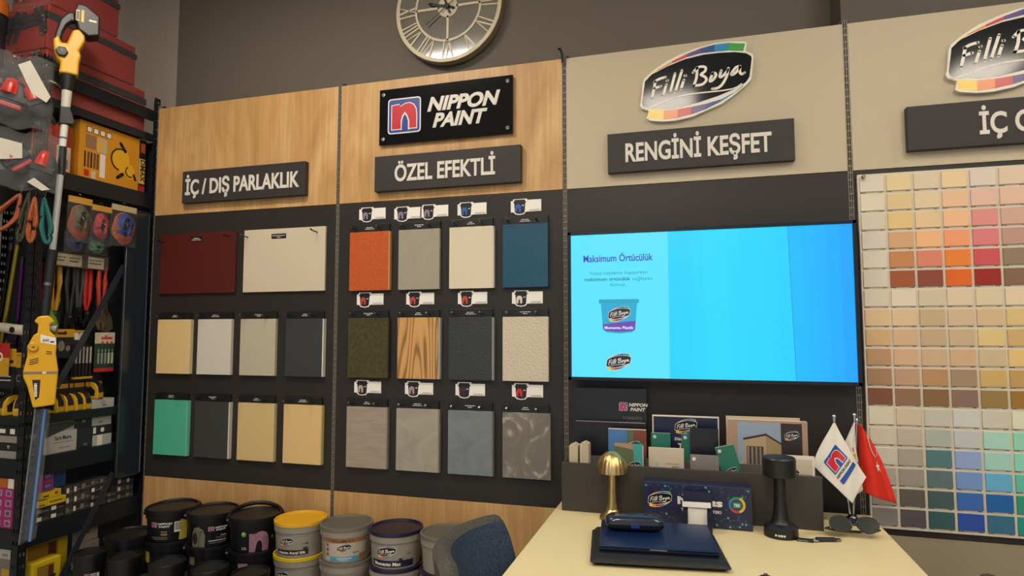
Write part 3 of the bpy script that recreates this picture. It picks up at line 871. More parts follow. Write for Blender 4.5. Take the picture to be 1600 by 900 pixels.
A = Art(); A.put(LOCK, .160, .298, .030); A.text('CONKRATOS', .241, .268, .010, GREYINK, 1, w=.068, align='r'); A.text('RENKLERİ', .241, .252, .010, GREYINK, 1, w=.056, align='r')
leaflet('colour_catalogue', 'tall near-black colour catalogue with small emblem standing behind the brochures', 'catalogue', 2.046, 2.302, -.034, 1.137, .022, NAVYB, A, mat('8D8680', .6))
leaflet('ring_folder', 'plain dark folder with pale top edge in front of the tall black catalogue', 'folder', 2.050, 2.300, -.066, 1.022, .030, NAVYB, None, mat('98918A', .6))
# fan decks, bound with a screw at the top
def fandeck(label, x0, x1, y, z1, th, face, art=None, tilt=0.0, edge=PAPER, group=None):
    t = leaflet('fan_deck', label, 'fan deck', x0, x1, y, z1, th, face, art, edge, tilt, group)
    w, h = x1 - x0, z1 - BZ
    M_ = Matrix.Rotation(tilt, 4, 'Y')
    MB(M_).cyl((-w / 2 + .012, -th, h - .012), (-w / 2 + .012, -th - .004, h - .012), .006, CHROME).build('screw', t)
    return t
CREAMP = mat('CDBFA6', .6)
def edge_deck(label, x0, x1, y, z1):
    t = thing('fan_deck', label, 'fan deck', ((x0 + x1) / 2, y, BZ))
    n = 7; w = x1 - x0
    for i in range(n):
        xx = -w / 2 + w * i / n
        MB().box((xx, -.05, 0), (xx + w / n - .0006, 0, z1 - BZ - .002 * abs(i - 3)), mat('D0C3AC' if i % 2 else 'C4B598', .6)).build('card', t)
edge_deck('cream fan deck seen edge-on at the far left of the bin', 2.055, 2.085, -.175, .962)
edge_deck('cream fan deck seen edge-on, second from the left of the bin', 2.091, 2.121, -.172, .968)
SKY = mat('4C78B0', .4); BRK = mat('7A4034', .5); TEAL = mat('3C9C98', .4); LEAFG = mat('5F6A48', .5)
A = Art().rect(0, .10, .075, .245, SKY, 0).rect(.075, .08, .13, .245, BRK, 0).rect(.064, .16, .086, .245, LEAFG, 1).poly([(0, 0), (.13, 0), (.13, .08), (.05, .12), (0, .10)], mat('9C8F72', .5), 1).put(LOGO, .065, .178, .045, 2)
leaflet('brochure', 'brochure with blue sky and brown wall picture behind the brass lamp', 'brochure', 2.178, 2.306, -.135, 1.008, .010, PAPER, A)
A = Art().rect(.062, 0, .092, .21, TEAL, 0).rect(0, 0, .062, .21, mat('A58A6C', .5), 0).poly([(0, .12), (.062, .15), (.062, .19), (.0, .20)], LEAFG, 1).rect(0, .0, .062, .05, mat('7C4A36', .5), 1).put(LOGO, .044, .125, .042, 2)
leaflet('brochure', 'small brochure with turquoise right strip beside the brass lamp dome', 'brochure', 2.208, 2.302, -.205, .965, .007, PAPER, A)
DKNAVY = mat('131A38', .35)
A = Art().rect(.004, .004, .217, .289, DKNAVY, 0); A.put(LOGO, .075, .235, .075, 1); A.text('Dünya', .075, .21, .009, WHITE, 1, bold=.03, shear=.1); A.text('TEK!', .085, .182, .017, WHITE, 1, bold=.04)
leaflet('brochure', 'large navy brochure with white border and oval logo behind the fan decks', 'brochure', 2.326, 2.547, -.095, 1.055, .008, PAPER, A)
GREEN = mat('1F6B58', .4)
fandeck('green fan deck with corner screw left of the black card', 2.324, 2.388, -.135, 1.000, .014, GREEN)
fandeck('narrow green fan deck half hidden behind the black card', 2.424, 2.470, -.128, 1.000, .012, GREEN, Art().put(LOGO, .020, .12, .03, 1))
A = Art(); A.text('NIPPON', 0, 0, .012, WHITE, 0, bold=.04); B_ = Art(); B_.put(A, .045, .148, 1.0, 0, -PI / 2)
leaflet('card_folder', 'black card folder with sideways white lettering behind the grey fan deck', 'folder', 2.452, 2.543, -.145, 1.022, .006, NAVYB, B_)
A = Art().rect(.022, .0, .108, .15, mat('C9B8A4', .6), 0).rect(.022, 0, .032, .15, mat('9FB5AE', .6), 1)
dashes(A, .055, .145, .045, GREYINK, 2, .002, 3); dashes(A, .075, .135, .024, INK, 2, .0028, 4); A.put(LOGO, .072, .095, .033, 2)
leaflet('booklet', 'cream booklet with small oval logo standing in the middle of the bin', 'booklet', 2.318, 2.432, -.180, .958, .012, mat('C8B9A2', .6), A)
fandeck('plain grey fan deck with corner screw in front of the black folder', 2.452, 2.541, -.205, .945, .010, mat('7A7472', .5))
fandeck('green fan deck tilted to the left with oval logo, right of the grey deck', 2.585, 2.645, -.200, .985, .014, GREEN, Art().put(LOGO, .012, .13, .038, 1), tilt=-.26)
def house_art():
    A = Art()
    A.rect(0, .06, .245, .29, mat('A98B74', .5), 0).rect(.030, .0, .165, .283, mat('8FA0B4', .4), 1).rect(.030, .0, .165, .15, mat('B9AD9F', .4), 2)
    A.poly([(.050, .10), (.050, .226), (.118, .243), (.118, .10)], mat('B39B78', .5), 3).poly([(.118, .10), (.118, .243), (.165, .214), (.165, .10)], mat('9C8664', .5), 3)
    A.poly([(.048, .224), (.118, .241), (.168, .211), (.168, .217), (.118, .248), (.048, .231)], mat('2A2622', .5), 4)
    A.rect(.058, .13, .110, .205, mat('4A4440', .2), 4)
    for k in range(4): A.rect(.060 + k * .0125, .133, .0655 + k * .0125, .203, mat('8D7A70', .3), 5)
    A.rect(.030, .10, .245, .125, mat('8C6B4E', .5), 5).rect(.030, .0, .165, .10, mat('4A3C38', .5), 5)
    A.rect(.165, .0, .228, .283, mat('2E2426', .4), 6).put(LOGO, .174, .23, .045, 7)
    return A
leaflet('brochure', 'wide brochure with a modern beige house picture at the right of the bin', 'brochure', 2.574, 2.817, -.115, 1.053, .007, PAPER, house_art())
leaflet('brochure', 'cream-edged brochure just behind the modern house brochure', 'brochure', 2.570, 2.800, -.095, 1.060, .006, mat('CDB89C', .5))
A = Art().rect(.008, 0, .094, .185, mat('C9BBA4', .5), 0).rect(.008, 0, .094, .14, mat('A3937E', .5), 1).put(LOGO, .012, .125, .045, 2).rect(.062, .04, .084, .07, mat('3A4E78', .4), 2)
leaflet('brochure', 'small cream brochure right of the black lamp head', 'brochure', 2.722, 2.823, -.200, .957, .008, PAPER, A)

# ---------------------------------------------------------------- things on the desk
BRASS = mat('D6BA80', .33, 1.0)
t = thing('table_lamp', 'brass mushroom table lamp with ribbed dome on the desk', 'lamp', (2.212, -.315, DZ))
def dome(R, H, n=48, seg=14, ribs=20):
    V = []; F = []
    for i in range(seg + 1):
        a = PI / 2 * i / seg
        for k in range(n):
            th = 2 * PI * k / n
            r = R * math.cos(a) * (1 + .018 * math.cos(th * ribs) * math.cos(a))
            V.append((r * math.cos(th), r * math.sin(th), H * math.sin(a)))
    for i in range(seg):
        for k in range(n): F.append((i * n + k, i * n + (k + 1) % n, (i + 1) * n + (k + 1) % n, (i + 1) * n + k))
    return V, F
V, F = dome(.049, .068, 80, 12, 20)
m = MB(Matrix.Translation((0, 0, .146))); m.add(V, F, BRASS, True); m.lathe([(.048, .0), (.044, .004), (.001, .004)], BRASS); m.build('shade', t)
MB().lathe([(.0135, .158), (.0130, .13), (.0135, .10), (.0155, .06), (.0205, .03)], BRASS, smooth_profile=True).build('stem', t)
MB().lathe([(.0205, .031), (.030, .018), (.040, .010), (.042, .0005)], BRASS, smooth_profile=True).build('base', t)
BLK = mat('15161A', .38)
t = thing('table_lamp', 'matt black cordless table lamp with drum head on the desk', 'lamp', (2.705, -.345, DZ))
MB().lathe([(.0435, .171), (.046, .173), (.046, .222), (.043, .226), (.038, .2265)], BLK, seg=48).build('shade', t)
MB().lathe([(.017, .171), (.016, .14), (.017, .10), (.022, .05), (.030, .037)], BLK, smooth_profile=True).build('stem', t)
MB().lathe([(.030, .037), (.040, .033), (.0465, .028), (.0475, .001)], BLK, seg=48).build('base', t)
A = dashes(Art(), -.010, .0, .020, WHITE, 0, .0055, 3).disc(-.016, .003, .003, .003, WHITE, 0)
m = MB(); A.onto(m, (lambda f: (lambda a, b, q: (lambda p: (p[0], p[1], p[2] + .009))(f(a, b, q))))(drummap(.0475, -.06))); m.build('lettering', t)

# boxed kit with star network print
t = thing('display_box', 'navy box printed with a glowing star network and oval logo on the desk', 'box', (2.470, -.300, DZ), -.03)
MB().box((-.160, -.030, .0005), (.160, .020, .126), mat('1B2140', .4), .001).build('carton', t)
A = Art(); rs = random.Random(21)
NODE = mat('D8F2FA', .5); GLOW = mat('2E7C9C', .5); LINE = mat('24506C', .5); DOT = mat('6FB4C8', .5)
nodes = []
for k in range(74):
    z_ = rs.uniform(.094, .121) if k % 2 else rs.uniform(.006, .040)
    x_ = rs.uniform(-.154, .154)
    nodes.append((x_, z_))
for k in range(14): nodes.append((rs.uniform(.086, .154), rs.uniform(.006, .118)))
for i, p in enumerate(nodes):
    for q in nodes[i + 1:]:
        d_ = math.hypot(p[0] - q[0], p[1] - q[1])
        if .004 < d_ < .017: A.stroke([p, q], .00045, LINE, 1)
for i, p in enumerate(nodes):
    if i % 5 == 0:
        A.disc(*p, .0030, .0030, GLOW, 2, 10).disc(*p, .0014, .0014, NODE, 3, 8)
        A.stroke([(p[0] - .0045, p[1] - .002), (p[0] + .0045, p[1] + .002)], .0005, DOT, 3).stroke([(p[0] - .002, p[1] + .0045), (p[0] + .002, p[1] - .0045)], .0005, DOT, 3)
    else: A.disc(*p, .0010, .0010, DOT, 2, 7)
A.put(LOGO, -.146, .052, .074, 2)
A.text('Nexus', -.056, .066, .021, WHITE, 2, w=.132, bold=.04); A.text('TEK!', .046, .045, .008, WHITE, 2, w=.026, bold=.03); A.text('Tek', -.046, .045, .008, WHITE, 2, bold=.03)
A.disc(.117, .075, .024, .024, mat('27406A', .4), 2)
for k, h in enumerate(['D8B428', '2C8C50', '2A6FB0', 'C03A30', 'D8B428']): A.ring(.117, .075, .017, .024, mat(h, .4), 3, 8, k * 72, k * 72 + 70)
A.rect(.106, .067, .128, .082, mat('3F8E5A', .4), 3).text('TEK', .117, .070, .008, WHITE, 4, w=.018, bold=.03, align='c')
m = MB(); A.onto(m, lambda a, b, q: (a, -.030 - q, b), .0003); m.build('print', t)
# business cards in a dark stand
t = thing('card_holder', 'navy business card stand holding white cards in front of the starry box', 'card holder', (2.472, -.372, DZ), -.05)
NV = mat('1A2038', .4)
m = MB(); m.box((-.042, .012, .0005), (.042, .018, .112), NV).box((-.042, -.02, .0005), (-.028, .012, .06), NV).box((.028, -.02, .0005), (.042, .012, .06), NV).box((-.028, -.02, .0005), (.028, .012, .006), NV)
m.build('stand', t)
cd = thing('business_cards', 'small stack of white business cards in the navy stand', 'cards', (2.472, -.372, DZ), -.05)
for k in range(5): MB().box((-.0275, .009 - k * .003, .0065), (.0275, .0105 - k * .003, .070 - k * .001), WHITE).build('card', cd)
MB(Matrix.Rotation(-.03, 4, 'Y')).box((-.041, -.0065, .071), (.041, -.0035, .086), PUREWHITE).build('card', cd)

# sleeve, laptop, glasses case
RZ = .135
t = thing('laptop_sleeve', 'black padded laptop sleeve lying flat on the desk', 'laptop sleeve', (2.362, -.590, DZ), RZ)
LEATH = mat('17181C', .42)
m = MB()
def pillow(u, v):
    x = (u - .5) * .345; y = (v - .5) * .262
    e = min(1, 22 * u * (1 - u)) * min(1, 22 * v * (1 - v))
    return (x, y, .012 + .014 * e ** .4)
m.grid(pillow, 24, 18, LEATH)
m.grid(lambda u, v: ((u - .5) * .345, (.5 - v) * .262, .012 - .0115 * min(1, 22 * u * (1 - u) * 22 * v * (1 - v)) ** .4), 24, 18, LEATH)
m.build('body', t)
m = MB(); m.tube([(-.17, -.130, .012), (0, -.132, .012), (.17, -.130, .012)], .003, mat('0C0C0E', .4)); m.build('zip_edge', t)
t = thing('laptop', 'closed midnight blue laptop on the black sleeve', 'laptop', (2.362, -.572, DZ + .0265), RZ - .02)
NB = mat('16305E', .28, .45)
MB().box((-.150, -.112, .0005), (.150, .112, .009), mat('141C30', .35, .6), .002).build('base', t)
MB().box((-.150, -.112, .0095), (.150, .112, .0155), NB, .0022, ).build('lid', t)
MB().box((-.022, -.1125, .0075), (.022, -.111, .0105), STEEL).build('opening_notch', t)
t = thing('glasses_case', 'rounded dark blue glasses case lying on the laptop', 'glasses case', (2.302, -.545, DZ + .0423), RZ + .02)
m = MB(); CASE = mat('131B34', .22, coat=.5)
def sq(u, v, z0, z1, top):
    a = 2 * PI * u
    ex = .35
    cx = abs(math.cos(a)) ** ex * (1 if math.cos(a) >= 0 else -1); sy = abs(math.sin(a)) ** ex * (1 if math.sin(a) >= 0 else -1)
    ph = v * PI / 2
    k = abs(math.cos(ph)) ** .45; z = abs(math.sin(ph)) ** .8
    return (.080 * cx * k, .034 * sy * k, z0 + (z1 - z0) * z)
m.grid(lambda u, v: sq(u, v, .020, .042, 1), 48, 10, CASE); m.build('lid', t)
m = MB(); m.grid(lambda u, v: sq(1 - u, v, .0195, .0005, 0), 48, 10, mat('0D0F16', .35)); m.build('bottom_shell', t)
MB().box((-.012, -.0365, .012), (.012, -.033, .024), mat('20386A', .3), .0015).build('clasp', t)

# flags in a chrome stand
t = thing('flag_stand', 'chrome stand with three small table flags at the back right of the desk', 'table flags', (2.935, -.150, DZ))
bx, by = 2.935, -.150
DARKCH = mat('6A666C', .12, 1.0)
bw(MB(Matrix.Translation((bx, by, DZ))).lathe([(.036, .0005), (.034, .006), (.022, .014), (.012, .020), (.012, .026)], DARKCH, smooth_profile=True, seg=36), 'base', t)
tips = [(2.889, -.170, 1.078), (2.951, -.150, 1.082), (2.959, -.140, 1.066)]
for (x, y, z) in tips:
    p = bw(MB().cyl((bx + (x - bx) * .1, by + (y - by) * .1, DZ + .012), (x, y, z - .01), .0028, CHROME), 'pole', t)
    bw(MB().ball((x, y, z), .0065, CHROME).cyl((x, y, z - .014), (x, y, z - .004), .0045, CHROME), 'finial', p)
FLW = mat('DDD8CE', .7)
def patch(c00, c10, c01, c11, bulge, y0, y1, sag=(0, 0)):
    def f(u, v):
        a = Vector(c00) * (1 - u) * (1 - v) + Vector(c10) * u * (1 - v) + Vector(c01) * (1 - u) * v + Vector(c11) * u * v
        y = y0 + (y1 - y0) * u - bulge * math.sin(PI * u) * (.4 + .6 * v) + .010 * math.sin(5.5 * u + 2 * v)
        return Vector((a[0] + sag[0] * math.sin(PI * v), y, a[1] + sag[1] * math.sin(PI * u)))
    return f
def flag(name, lab, fn, m, art=None):
    mb = MB(); mb.grid(fn, 44, 46, m, True, .0006)
    o = bw(mb, name, t); o['label'] = lab
    if art:
        mb = MB()
        eps = 1e-3
        def f(a, b, q):
            P0 = fn(a, b); du = fn(a + eps, b) - P0; dv = fn(a, b + eps) - P0
            n = du.cross(dv).normalized()
            if n.y > 0: n = -n
            return P0 + n * (.0013 + q)
        art.onto(mb, f, .0003, .04); bw(mb, 'emblem', o)
# white company flag: u from the tip down-left to the bottom, v towards the right edge
A = Art().rrect(.28, .30, .78, .80, .04, mat('D9D6CE', .5), 0)
A2 = Art(); E2 = emblem('1D4C9C', 'C8242C')
A2.put(E2, 0, .22, 1.0, 0); A2.rrect(0, -.33, 1, -.08, .04, mat('1D4C9C', .5), 1)
A2.text('NIPPON PAINT', .5, .03, .13, INK, 3, w=.98, bold=.03, align='c')
A3 = Art()
# the print runs along the cloth: its upright is the tip-to-bottom diagonal
for V, F, mm, l in A2.p:
    A3.p.append(([(.30 + .40 * ((1 - (q + .33) / 1.55)) , .27 + .50 * p) for p, q in V], F, mm, l))
def flag_depth(x, z):
    q = (1.064 - z) / .24; k = (x - 2.89) / .07
    return -.178 - .030 * q - .014 * q * math.cos(1.7 * (k - .2 * q)) + .004 * math.sin(7 * k + 3 * q)
fnN = patch((2.887, 1.064), (2.925, .827), (2.887, 1.064), (2.966, .907), .012, -.176, -.215)
def fnN(u, v):
    u = max(u, .02)
    tip, left, bot, right = Vector((2.887, 1.064)), Vector((2.822, .926)), Vector((2.922, .826)), Vector((2.967, .902))
    # u: tip(left side) -> bottom, v: left edge -> right edge
    top = tip.lerp(Vector((2.893, 1.050)), v)
    L = (tip * (1 - u) ** 2 + Vector((2.826, .965)) * 2 * u * (1 - u) + left * u * u) if u <= 1 else left
    R_ = (Vector((2.889, 1.062)) * (1 - u) ** 2 + Vector((2.930, .965)) * 2 * u * (1 - u) + right * u * u)
    E0 = L if u <= 1 else left
    P0 = E0.lerp(R_, v)
    end = left.lerp(bot, v / .74) if v < .74 else bot.lerp(right, (v - .74) / .26)
    P0 = P0 + (end - left.lerp(right, v)) * u ** 1.6
    return Vector((P0[0], flag_depth(P0[0], P0[1]), P0[1]))
A4 = Art()
FO, FRT, FUP = Vector((2.900, .878)), Vector((.040, .059)), Vector((-.054, .062))
for V, F, mm, l in A2.p:
    A4.p.append(([tuple(FO + FRT * p + FUP * ((q + .33) / 1.55)) for p, q in V], F, mm, l))
flag('white_flag', 'white company flag with a square blue and red n emblem', fnN, FLW)
m = MB(); A4.onto(m, lambda a, b_, q: (a, flag_depth(a, b_) - .0018 - q, b_), .0003, .006); bw(m, 'emblem', [c for c in t.children if c.name.startswith('white_flag')][0])
def fnW(u, v):
    P0 = (Vector((2.948, 1.061)) * (1 - v) + Vector((2.950, 1.060)) * v).lerp(Vector((2.915, .985)) * (1 - v) + Vector((2.950, .985)) * v, min(1, u * 2)) if u < .5 else (Vector((2.915, .985)) * (1 - v) + Vector((2.950, .985)) * v).lerp(Vector((2.936, .835)) * (1 - v) + Vector((2.966, .853)) * v, u * 2 - 1)
    return Vector((P0[0], -.156 - .008 * math.sin(PI * v), P0[1]))
A = Art().poly([(.50, .02), (.50, .75), (.56, .75), (.56, .02)], mat('C8482C', .5), 0).poly([(.57, .02), (.57, .85), (.66, .85), (.66, .02)], mat('D8A028', .5), 0).poly([(.67, .02), (.67, .95), (.84, .95), (.84, .02)], mat('23222C', .5), 0)
flag('white_flag', 'white flag with an orange and black mark, half hidden behind the others', fnW, FLW, A)
FLR = mat('DA2814', .65)
def fnT(u, v):
    tl, bl, br = Vector((2.962, 1.056)), Vector((2.962, .850)), Vector((3.068, .809))
    tr = Vector((2.980, 1.040))
    R_ = tr * (1 - v) ** 2 + Vector((3.035, .960)) * 2 * v * (1 - v) + br * v * v
    L = tl.lerp(bl, v)
    P0 = L.lerp(R_, u)
    y = -.140 - .030 * math.sin(PI * min(1, u * 1.25)) + .022 * u
    return Vector((P0[0], y, P0[1]))
A = Art()
FW = mat('E8E2DA', .6)
st = []
for k in range(10):
    r = .125 if k % 2 == 0 else .05
    a = PI / 2 + k * PI / 5
    st.append((.66 + r * math.cos(a), .60 - r * .62 * math.sin(a)))
A.poly(st, FW, 0)
o1 = [(.74 + .22 * math.cos(a), .30 + .17 * math.sin(a)) for a in [math.radians(20 + 14 * k) for k in range(21)]]
i1 = [(.775 + .185 * math.cos(a), .33 + .135 * math.sin(a)) for a in [math.radians(20 + 14 * k) for k in range(21)]]
A.strip(o1, i1, FW, 0)
flag('red_flag', 'red flag with a white crescent and star', fnT, FLR, A)

# keys and memory stick, sunglasses, mouse
t = thing('memory_stick', 'dark memory stick lying on the desk beside the black lamp', 'memory stick', (2.825, -.365, DZ), .25)
MB().box((-.032, -.008, .0006), (.022, .008, .0105), mat('24262C', .3), .002).build('body', t)
MB().box((.0225, -.006, .002), (.036, .006, .008), STEEL, .0005).build('plug', t)
MB().tube([(-.034 - .008 * math.cos(a), .008 * math.sin(a), .005) for a in [2 * PI * k / 14 for k in range(14)]], .001, STEEL, 6, True).build('ring', t)
t = thing('car_key', 'small black and silver key fob on the desk in front of the black lamp', 'key', (2.765, -.383, DZ), -.1)
MB().box((-.024, -.008, .0006), (.020, .008, .0075), BLK, .002).build('body', t)
MB().box((-.020, -.0085, .0025), (.006, -.0078, .0055), STEEL).build('trim', t)
MB().cyl((.020, 0, .004), (.034, .002, .004), .002, STEEL).build('ring', t)
t = thing('sunglasses', 'folded dark sunglasses lying on the desk before the flag stand', 'sunglasses', (2.905, -.300, DZ), .06)
GL = mat('2A302E', .08, coat=1.0)
FR = mat('141414', .25)
for sx in (-1, 1):
    c = sx * .036
    P = []
    for k in range(24):
        a = 2 * PI * k / 24
        P.append((c + .029 * math.cos(a) * (1 + .08 * sx * math.sin(a)), -.020 + .004 * math.sin(a), .027 + .022 * math.sin(a)))
    T_ = Matrix.Rotation(-.35, 4, 'X')
    T_ = Matrix.Translation((0, 0, .006)) @ T_
    MB(T_).add([(p[0], p[1], p[2]) for p in P] + [(p[0], p[1] - .0015, p[2]) for p in P], [list(range(24)), list(range(24, 48))[::-1]] + [[i, (i + 1) % 24, (i + 1) % 24 + 24, i + 24] for i in range(24)], GL).build('lens', t)
    MB(T_).tube(P, .0024, FR, 8, True).build('rim', t)
    MB().tube([(sx * .067, -.010, .026), (sx * .070, .02, .014), (sx * .040, .036, .006), (-sx * .03, .040 + .004 * sx, .004)], .0028, FR, 8).build('temple', t)
MB().tube([(-.008, -.020, .040), (0, -.021, .043), (.008, -.020, .040)], .0025, FR, 8).build('bridge', t)
t = thing('computer_mouse', 'black rounded mouse just showing at the bottom edge of the photo', 'mouse', (2.625, -.785, DZ), .1)
m = MB(); m.grid(lambda u, v: (.030 * math.cos(2 * PI * u) * math.cos(v * PI / 2) ** .6, .050 * math.sin(2 * PI * u) * math.cos(v * PI / 2) ** .6, .0005 + .030 * math.sin(v * PI / 2)), 32, 8, mat('121216', .25)); m.build('body', t)
MB().cyl((-.004, .025, .026), (.004, .025, .026), .006, mat('3A3A3E', .5)).build('wheel', t)

# ---------------------------------------------------------------- chairs
FAB = ramp_mat('blue_grey_weave', [(.3, '26303C'), (.5, '37475C'), (.75, '4A5D78')], (1, 1, 1), 180, 4, .5, .9, bump=.4)
FABG = ramp_mat('grey_weave', [(.3, '3A3834'), (.7, '55524C')], (1, 1, 1), 180, 4, .5, .9, bump=.4)
def chair(label, loc, rz, inner, zt=.75):
    t = thing('upholstered_chair', label, 'chair', (*loc, 0), rz)
    R0 = .30
    # back: an arc open towards +x of the chair, rounded upper corners
    def outline(u):
        e = abs(2 * u - 1)
        return zt - .006 - .16 * max(0, (e - .72) / .28) ** 2.4
    def sh(rad):
        def f(u, v):
            a = math.radians(-52 + 104 * u)
            z = .40 + (outline(u) - .40) * v
            r = rad - .05 * (1 - v) * 0
            lean = .05 * v
            return (-(r) * math.cos(a) + .30 - lean, r * math.sin(a), z)
        return f
    mb = MB(); n = 40
    th = .050
    fo, fi = sh(R0 + th), sh(R0)
    mb.grid(lambda u, v: fi(1 - u, v), n, 18, inner)
    mb.build('back_cushion', t)
    mb = MB(); mb.grid(fo, n, 18, FABG)
    def rim(u, w):
        a = fi(u, 1); b = fo(u, 1)
        k = math.sin(PI * w) * .016
        return (a[0] + (b[0] - a[0]) * w, a[1] + (b[1] - a[1]) * w, a[2] + k)
    mb.grid(rim, n, 6, FABG)
    for uu in (0, 1):
        mb.grid(lambda v, w, uu=uu: tuple(Vector(fi(uu, v)).lerp(Vector(fo(uu, v)), w)), 18, 2, FABG)
    mb.build('back_shell', t)
    mb = MB()
    mb.lathe([(.001, .375), (.20, .375), (.235, .395), (.24, .43), (.225, .455), (.001, .465)], inner, c=(.23, 0, 0), seg=40, smooth_profile=True); mb.build('seat', t)
    for sx, sy in ((.08, .16), (.08, -.16), (.38, .16), (.38, -.16)):
        MB().cyl((.23 + (sx - .23) * .7, sy * .7, .38), (sx, sy * 1.1, 0), .016, BLK, .011).build('leg', t)
    return t
chair('blue grey upholstered chair tucked in at the left side of the desk', (1.85, -.61), 0, FAB)
chair('dark upholstered chair at the right side of the desk, only its top edge in view', (3.25, -.45), PI, FAB, .655)

# ---------------------------------------------------------------- paint buckets
PLINTH = mat('2E2B29', .6)
struct(bw(MB().box((.03, -.30, 0), (1.80, -.01, .349), PLINTH).box((.0, -.56, 0), (1.20, -.301, .302), PLINTH), 'trim_plinth'))
BUCK = mat('111114', .4, spec=.35)
LIDTOP = mat('2E2621', .4)
def tub(name, label, x, y, z0, R, h, body, lid, lidtop, rot, art=None, handle=False, grip=None, group=None, rise=.014, asc=.76):
    t = thing(name, label, 'paint bucket', (x, y, z0), 0, group)
    Rb, Rt = R * .88, R * .935
    MB().lathe([(Rb * .97, .0008), (Rb, .004), (Rt, h - .036)], body, seg=56).build('body', t)
    MB().lathe([(Rt, h - .036), (R * .975, h - .036), (R * .985, h - .014), (R * .96, h - .012)], body, seg=56, caps=False).build('collar', t)
    MB().lathe([(R * .95, h - .014), (R, h - .013), (R, h - .001), (R * .985, h), (R * .93, h), (R * .91, h - .007), (R * .0001, h - .007)], lid, seg=56).build('lid', t)
    if lidtop is not lid:
        MB().lathe([(R * .90, h - .0065), (R * .0001, h - .0065)], lidtop, seg=48, caps=False).build('lid_face', t)
    if art:
        sl = (Rt - Rb) / (h - .04)
        base = drummap(Rb, rot, 1, sl, .004)
        mb = MB(); art.onto(mb, (lambda a, b, q: base(a * asc * 1.2, b * asc * 1.05, q + .0004)), .0004, .006); mb.build('label', t)
    if handle:
        P = []
        for k in range(17):
            a = PI * k / 16
            P.append(((R + .005) * math.cos(a), (R + .002) * math.sin(a) * .93, h - .018 + rise * math.sin(a)))
        Rm = Matrix.Rotation(handle, 4, 'Z')
        MB(Rm).tube(P, .0055, BUCK, 8, flat=1.6).build('handle', t)
        for s_ in (-1, 1): MB(Rm).cyl((s_ * (R - .004), 0, h - .022), (s_ * (R + .007), 0, h - .022), .012, BUCK).build('handle_ear', t)
    return t

def clip(art, w0, w1): return art
YEL = mat('D9A51C', .4)
GR = mat('8F897C', .45)
YELP = mat('B8A43A', .4); OLI = mat('6C6A58', .5); PINK = mat('9C7286', .5)
def art_aliza():
    A = Art().rect(-.085, .01, .105, .125, BUCK, 0, 16)
    A.put(LOCK, -.050, .082, .026, 1)
    A.text('interior', .020, .058, .006, PAPER, 1, align='r'); A.text('ALIZA', .020, .043, .009, mat('C8B43A', .5), 1, w=.028, bold=.02, align='r')
    dashes(A, -.055, .030, .075, GREYINK, 1, .004, 1); dashes(A, -.042, .022, .062, GREYINK, 1, .004, 2)
    A.rect(.046, .055, .074, .108, PAPER, 1, 4)
    for k in range(8): A.rect(.049 + .003 * k, .064, .0502 + .003 * k + .0008 * (k % 2), .105, INK, 2)
    A.strip([(.070 + .006 * k, .118 - .002 * k) for k in range(6)], [(.066 + .007 * k, .012) for k in range(6)], YELP, 1)
    A.stroke([(.075, .06), (.085, .08), (.098, .09)], .002, OLI, 2)
    return A
def art_avocado():
    A = Art().rect(-.10, .006, .10, .125, BUCK, 0, 16)
    A.poly([(-.082, .006), (-.080, .070), (-.070, .100), (-.048, .106), (-.028, .092), (-.020, .060), (-.022, .006)], OLI, 1)
    A.disc(-.066, .048, .013, .030, mat('2C1C18', .5), 2)
    A.stroke([(-.074, .095), (-.055, .080), (-.030, .088)], .003, mat('3C3C30', .5), 2); A.stroke([(-.05, .01), (-.046, .05), (-.04, .075), (-.03, .088)], .003, mat('3C3C30', .5), 3)
    A.put(LOCK, -.008, .084, .022, 1)
    dashes(A, .040, .058, .025, PAPER, 1, .003, 3); dashes(A, .022, .047, .042, GREYINK, 1, .005, 4); dashes(A, -.008, .034, .072, PAPER, 1, .004, 5); dashes(A, -.004, .023, .068, GREYINK, 1, .004, 6)
    return A
def big_n(A, x0, z0, w, h, m, l=1, lines=None):
    n = [(0, 0), (0, .92), (.32, .90), (.42, .97), (.62, 1.0), (.82, .92), (.95, .75), (1, .5), (1, 0), (.66, 0), (.66, .30), (.60, .50), (.50, .56), (.40, .48), (.34, .28), (.30, 0)]
    A.poly([(x0 + w * p, z0 + h * q) for p, q in n], m, l)
    if lines:
        r = random.Random(4)
        for k in range(11):
            q = .06 + k * .085
            p1 = .30 if q < .5 else .45
            A.stroke([(x0 + w * .02, z0 + h * q), (x0 + w * p1 * .5, z0 + h * (q + r.uniform(-.02, .03))), (x0 + w * p1 * .95, z0 + h * (q + .01))], .0011, lines, l + 1, 2)
            A.stroke([(x0 + w * .68, z0 + h * q * .8), (x0 + w * .84, z0 + h * (q * .8 + r.uniform(-.02, .03))), (x0 + w * .98, z0 + h * q * .78)], .0011, lines, l + 1, 2)
    return A
def art_pink():
    A = Art().rect(-.10, .006, .10, .125, BUCK, 0, 16)
    big_n(A, -.030, .006, .078, .098, PINK, 1, mat('4A2C3C', .5))
    A.disc(-.052, .093, .010, .012, mat('6C9A3A', .5), 1).disc(-.054, .096, .004, .005, mat('A6C884', .5), 2)
    A.text('2,5L', -.062, .020, .010, PAPER, 1, w=.022, bold=.01).disc(.066, .066, .006, .010, GREYINK, 1)
    return A
def art_small(n_m=None, shift=0):
    A = Art(); A.put(LOCK, .008 + shift, .138, .015, 1); dashes(A, .012 + shift, .128, .04, GREYINK, 1, .002, 9)
    A.rect(.052 + shift, .10, .060 + shift, .150, PAPER, 1, 2)
    big_n(A, -.055 + shift, .05, .055, .088, n_m or mat('66804A', .5), 1, mat('2A3A1E', .5))
    return A
YB_ = -.152
H = .132; ZB = .3505; ZB2 = ZB + H - .004
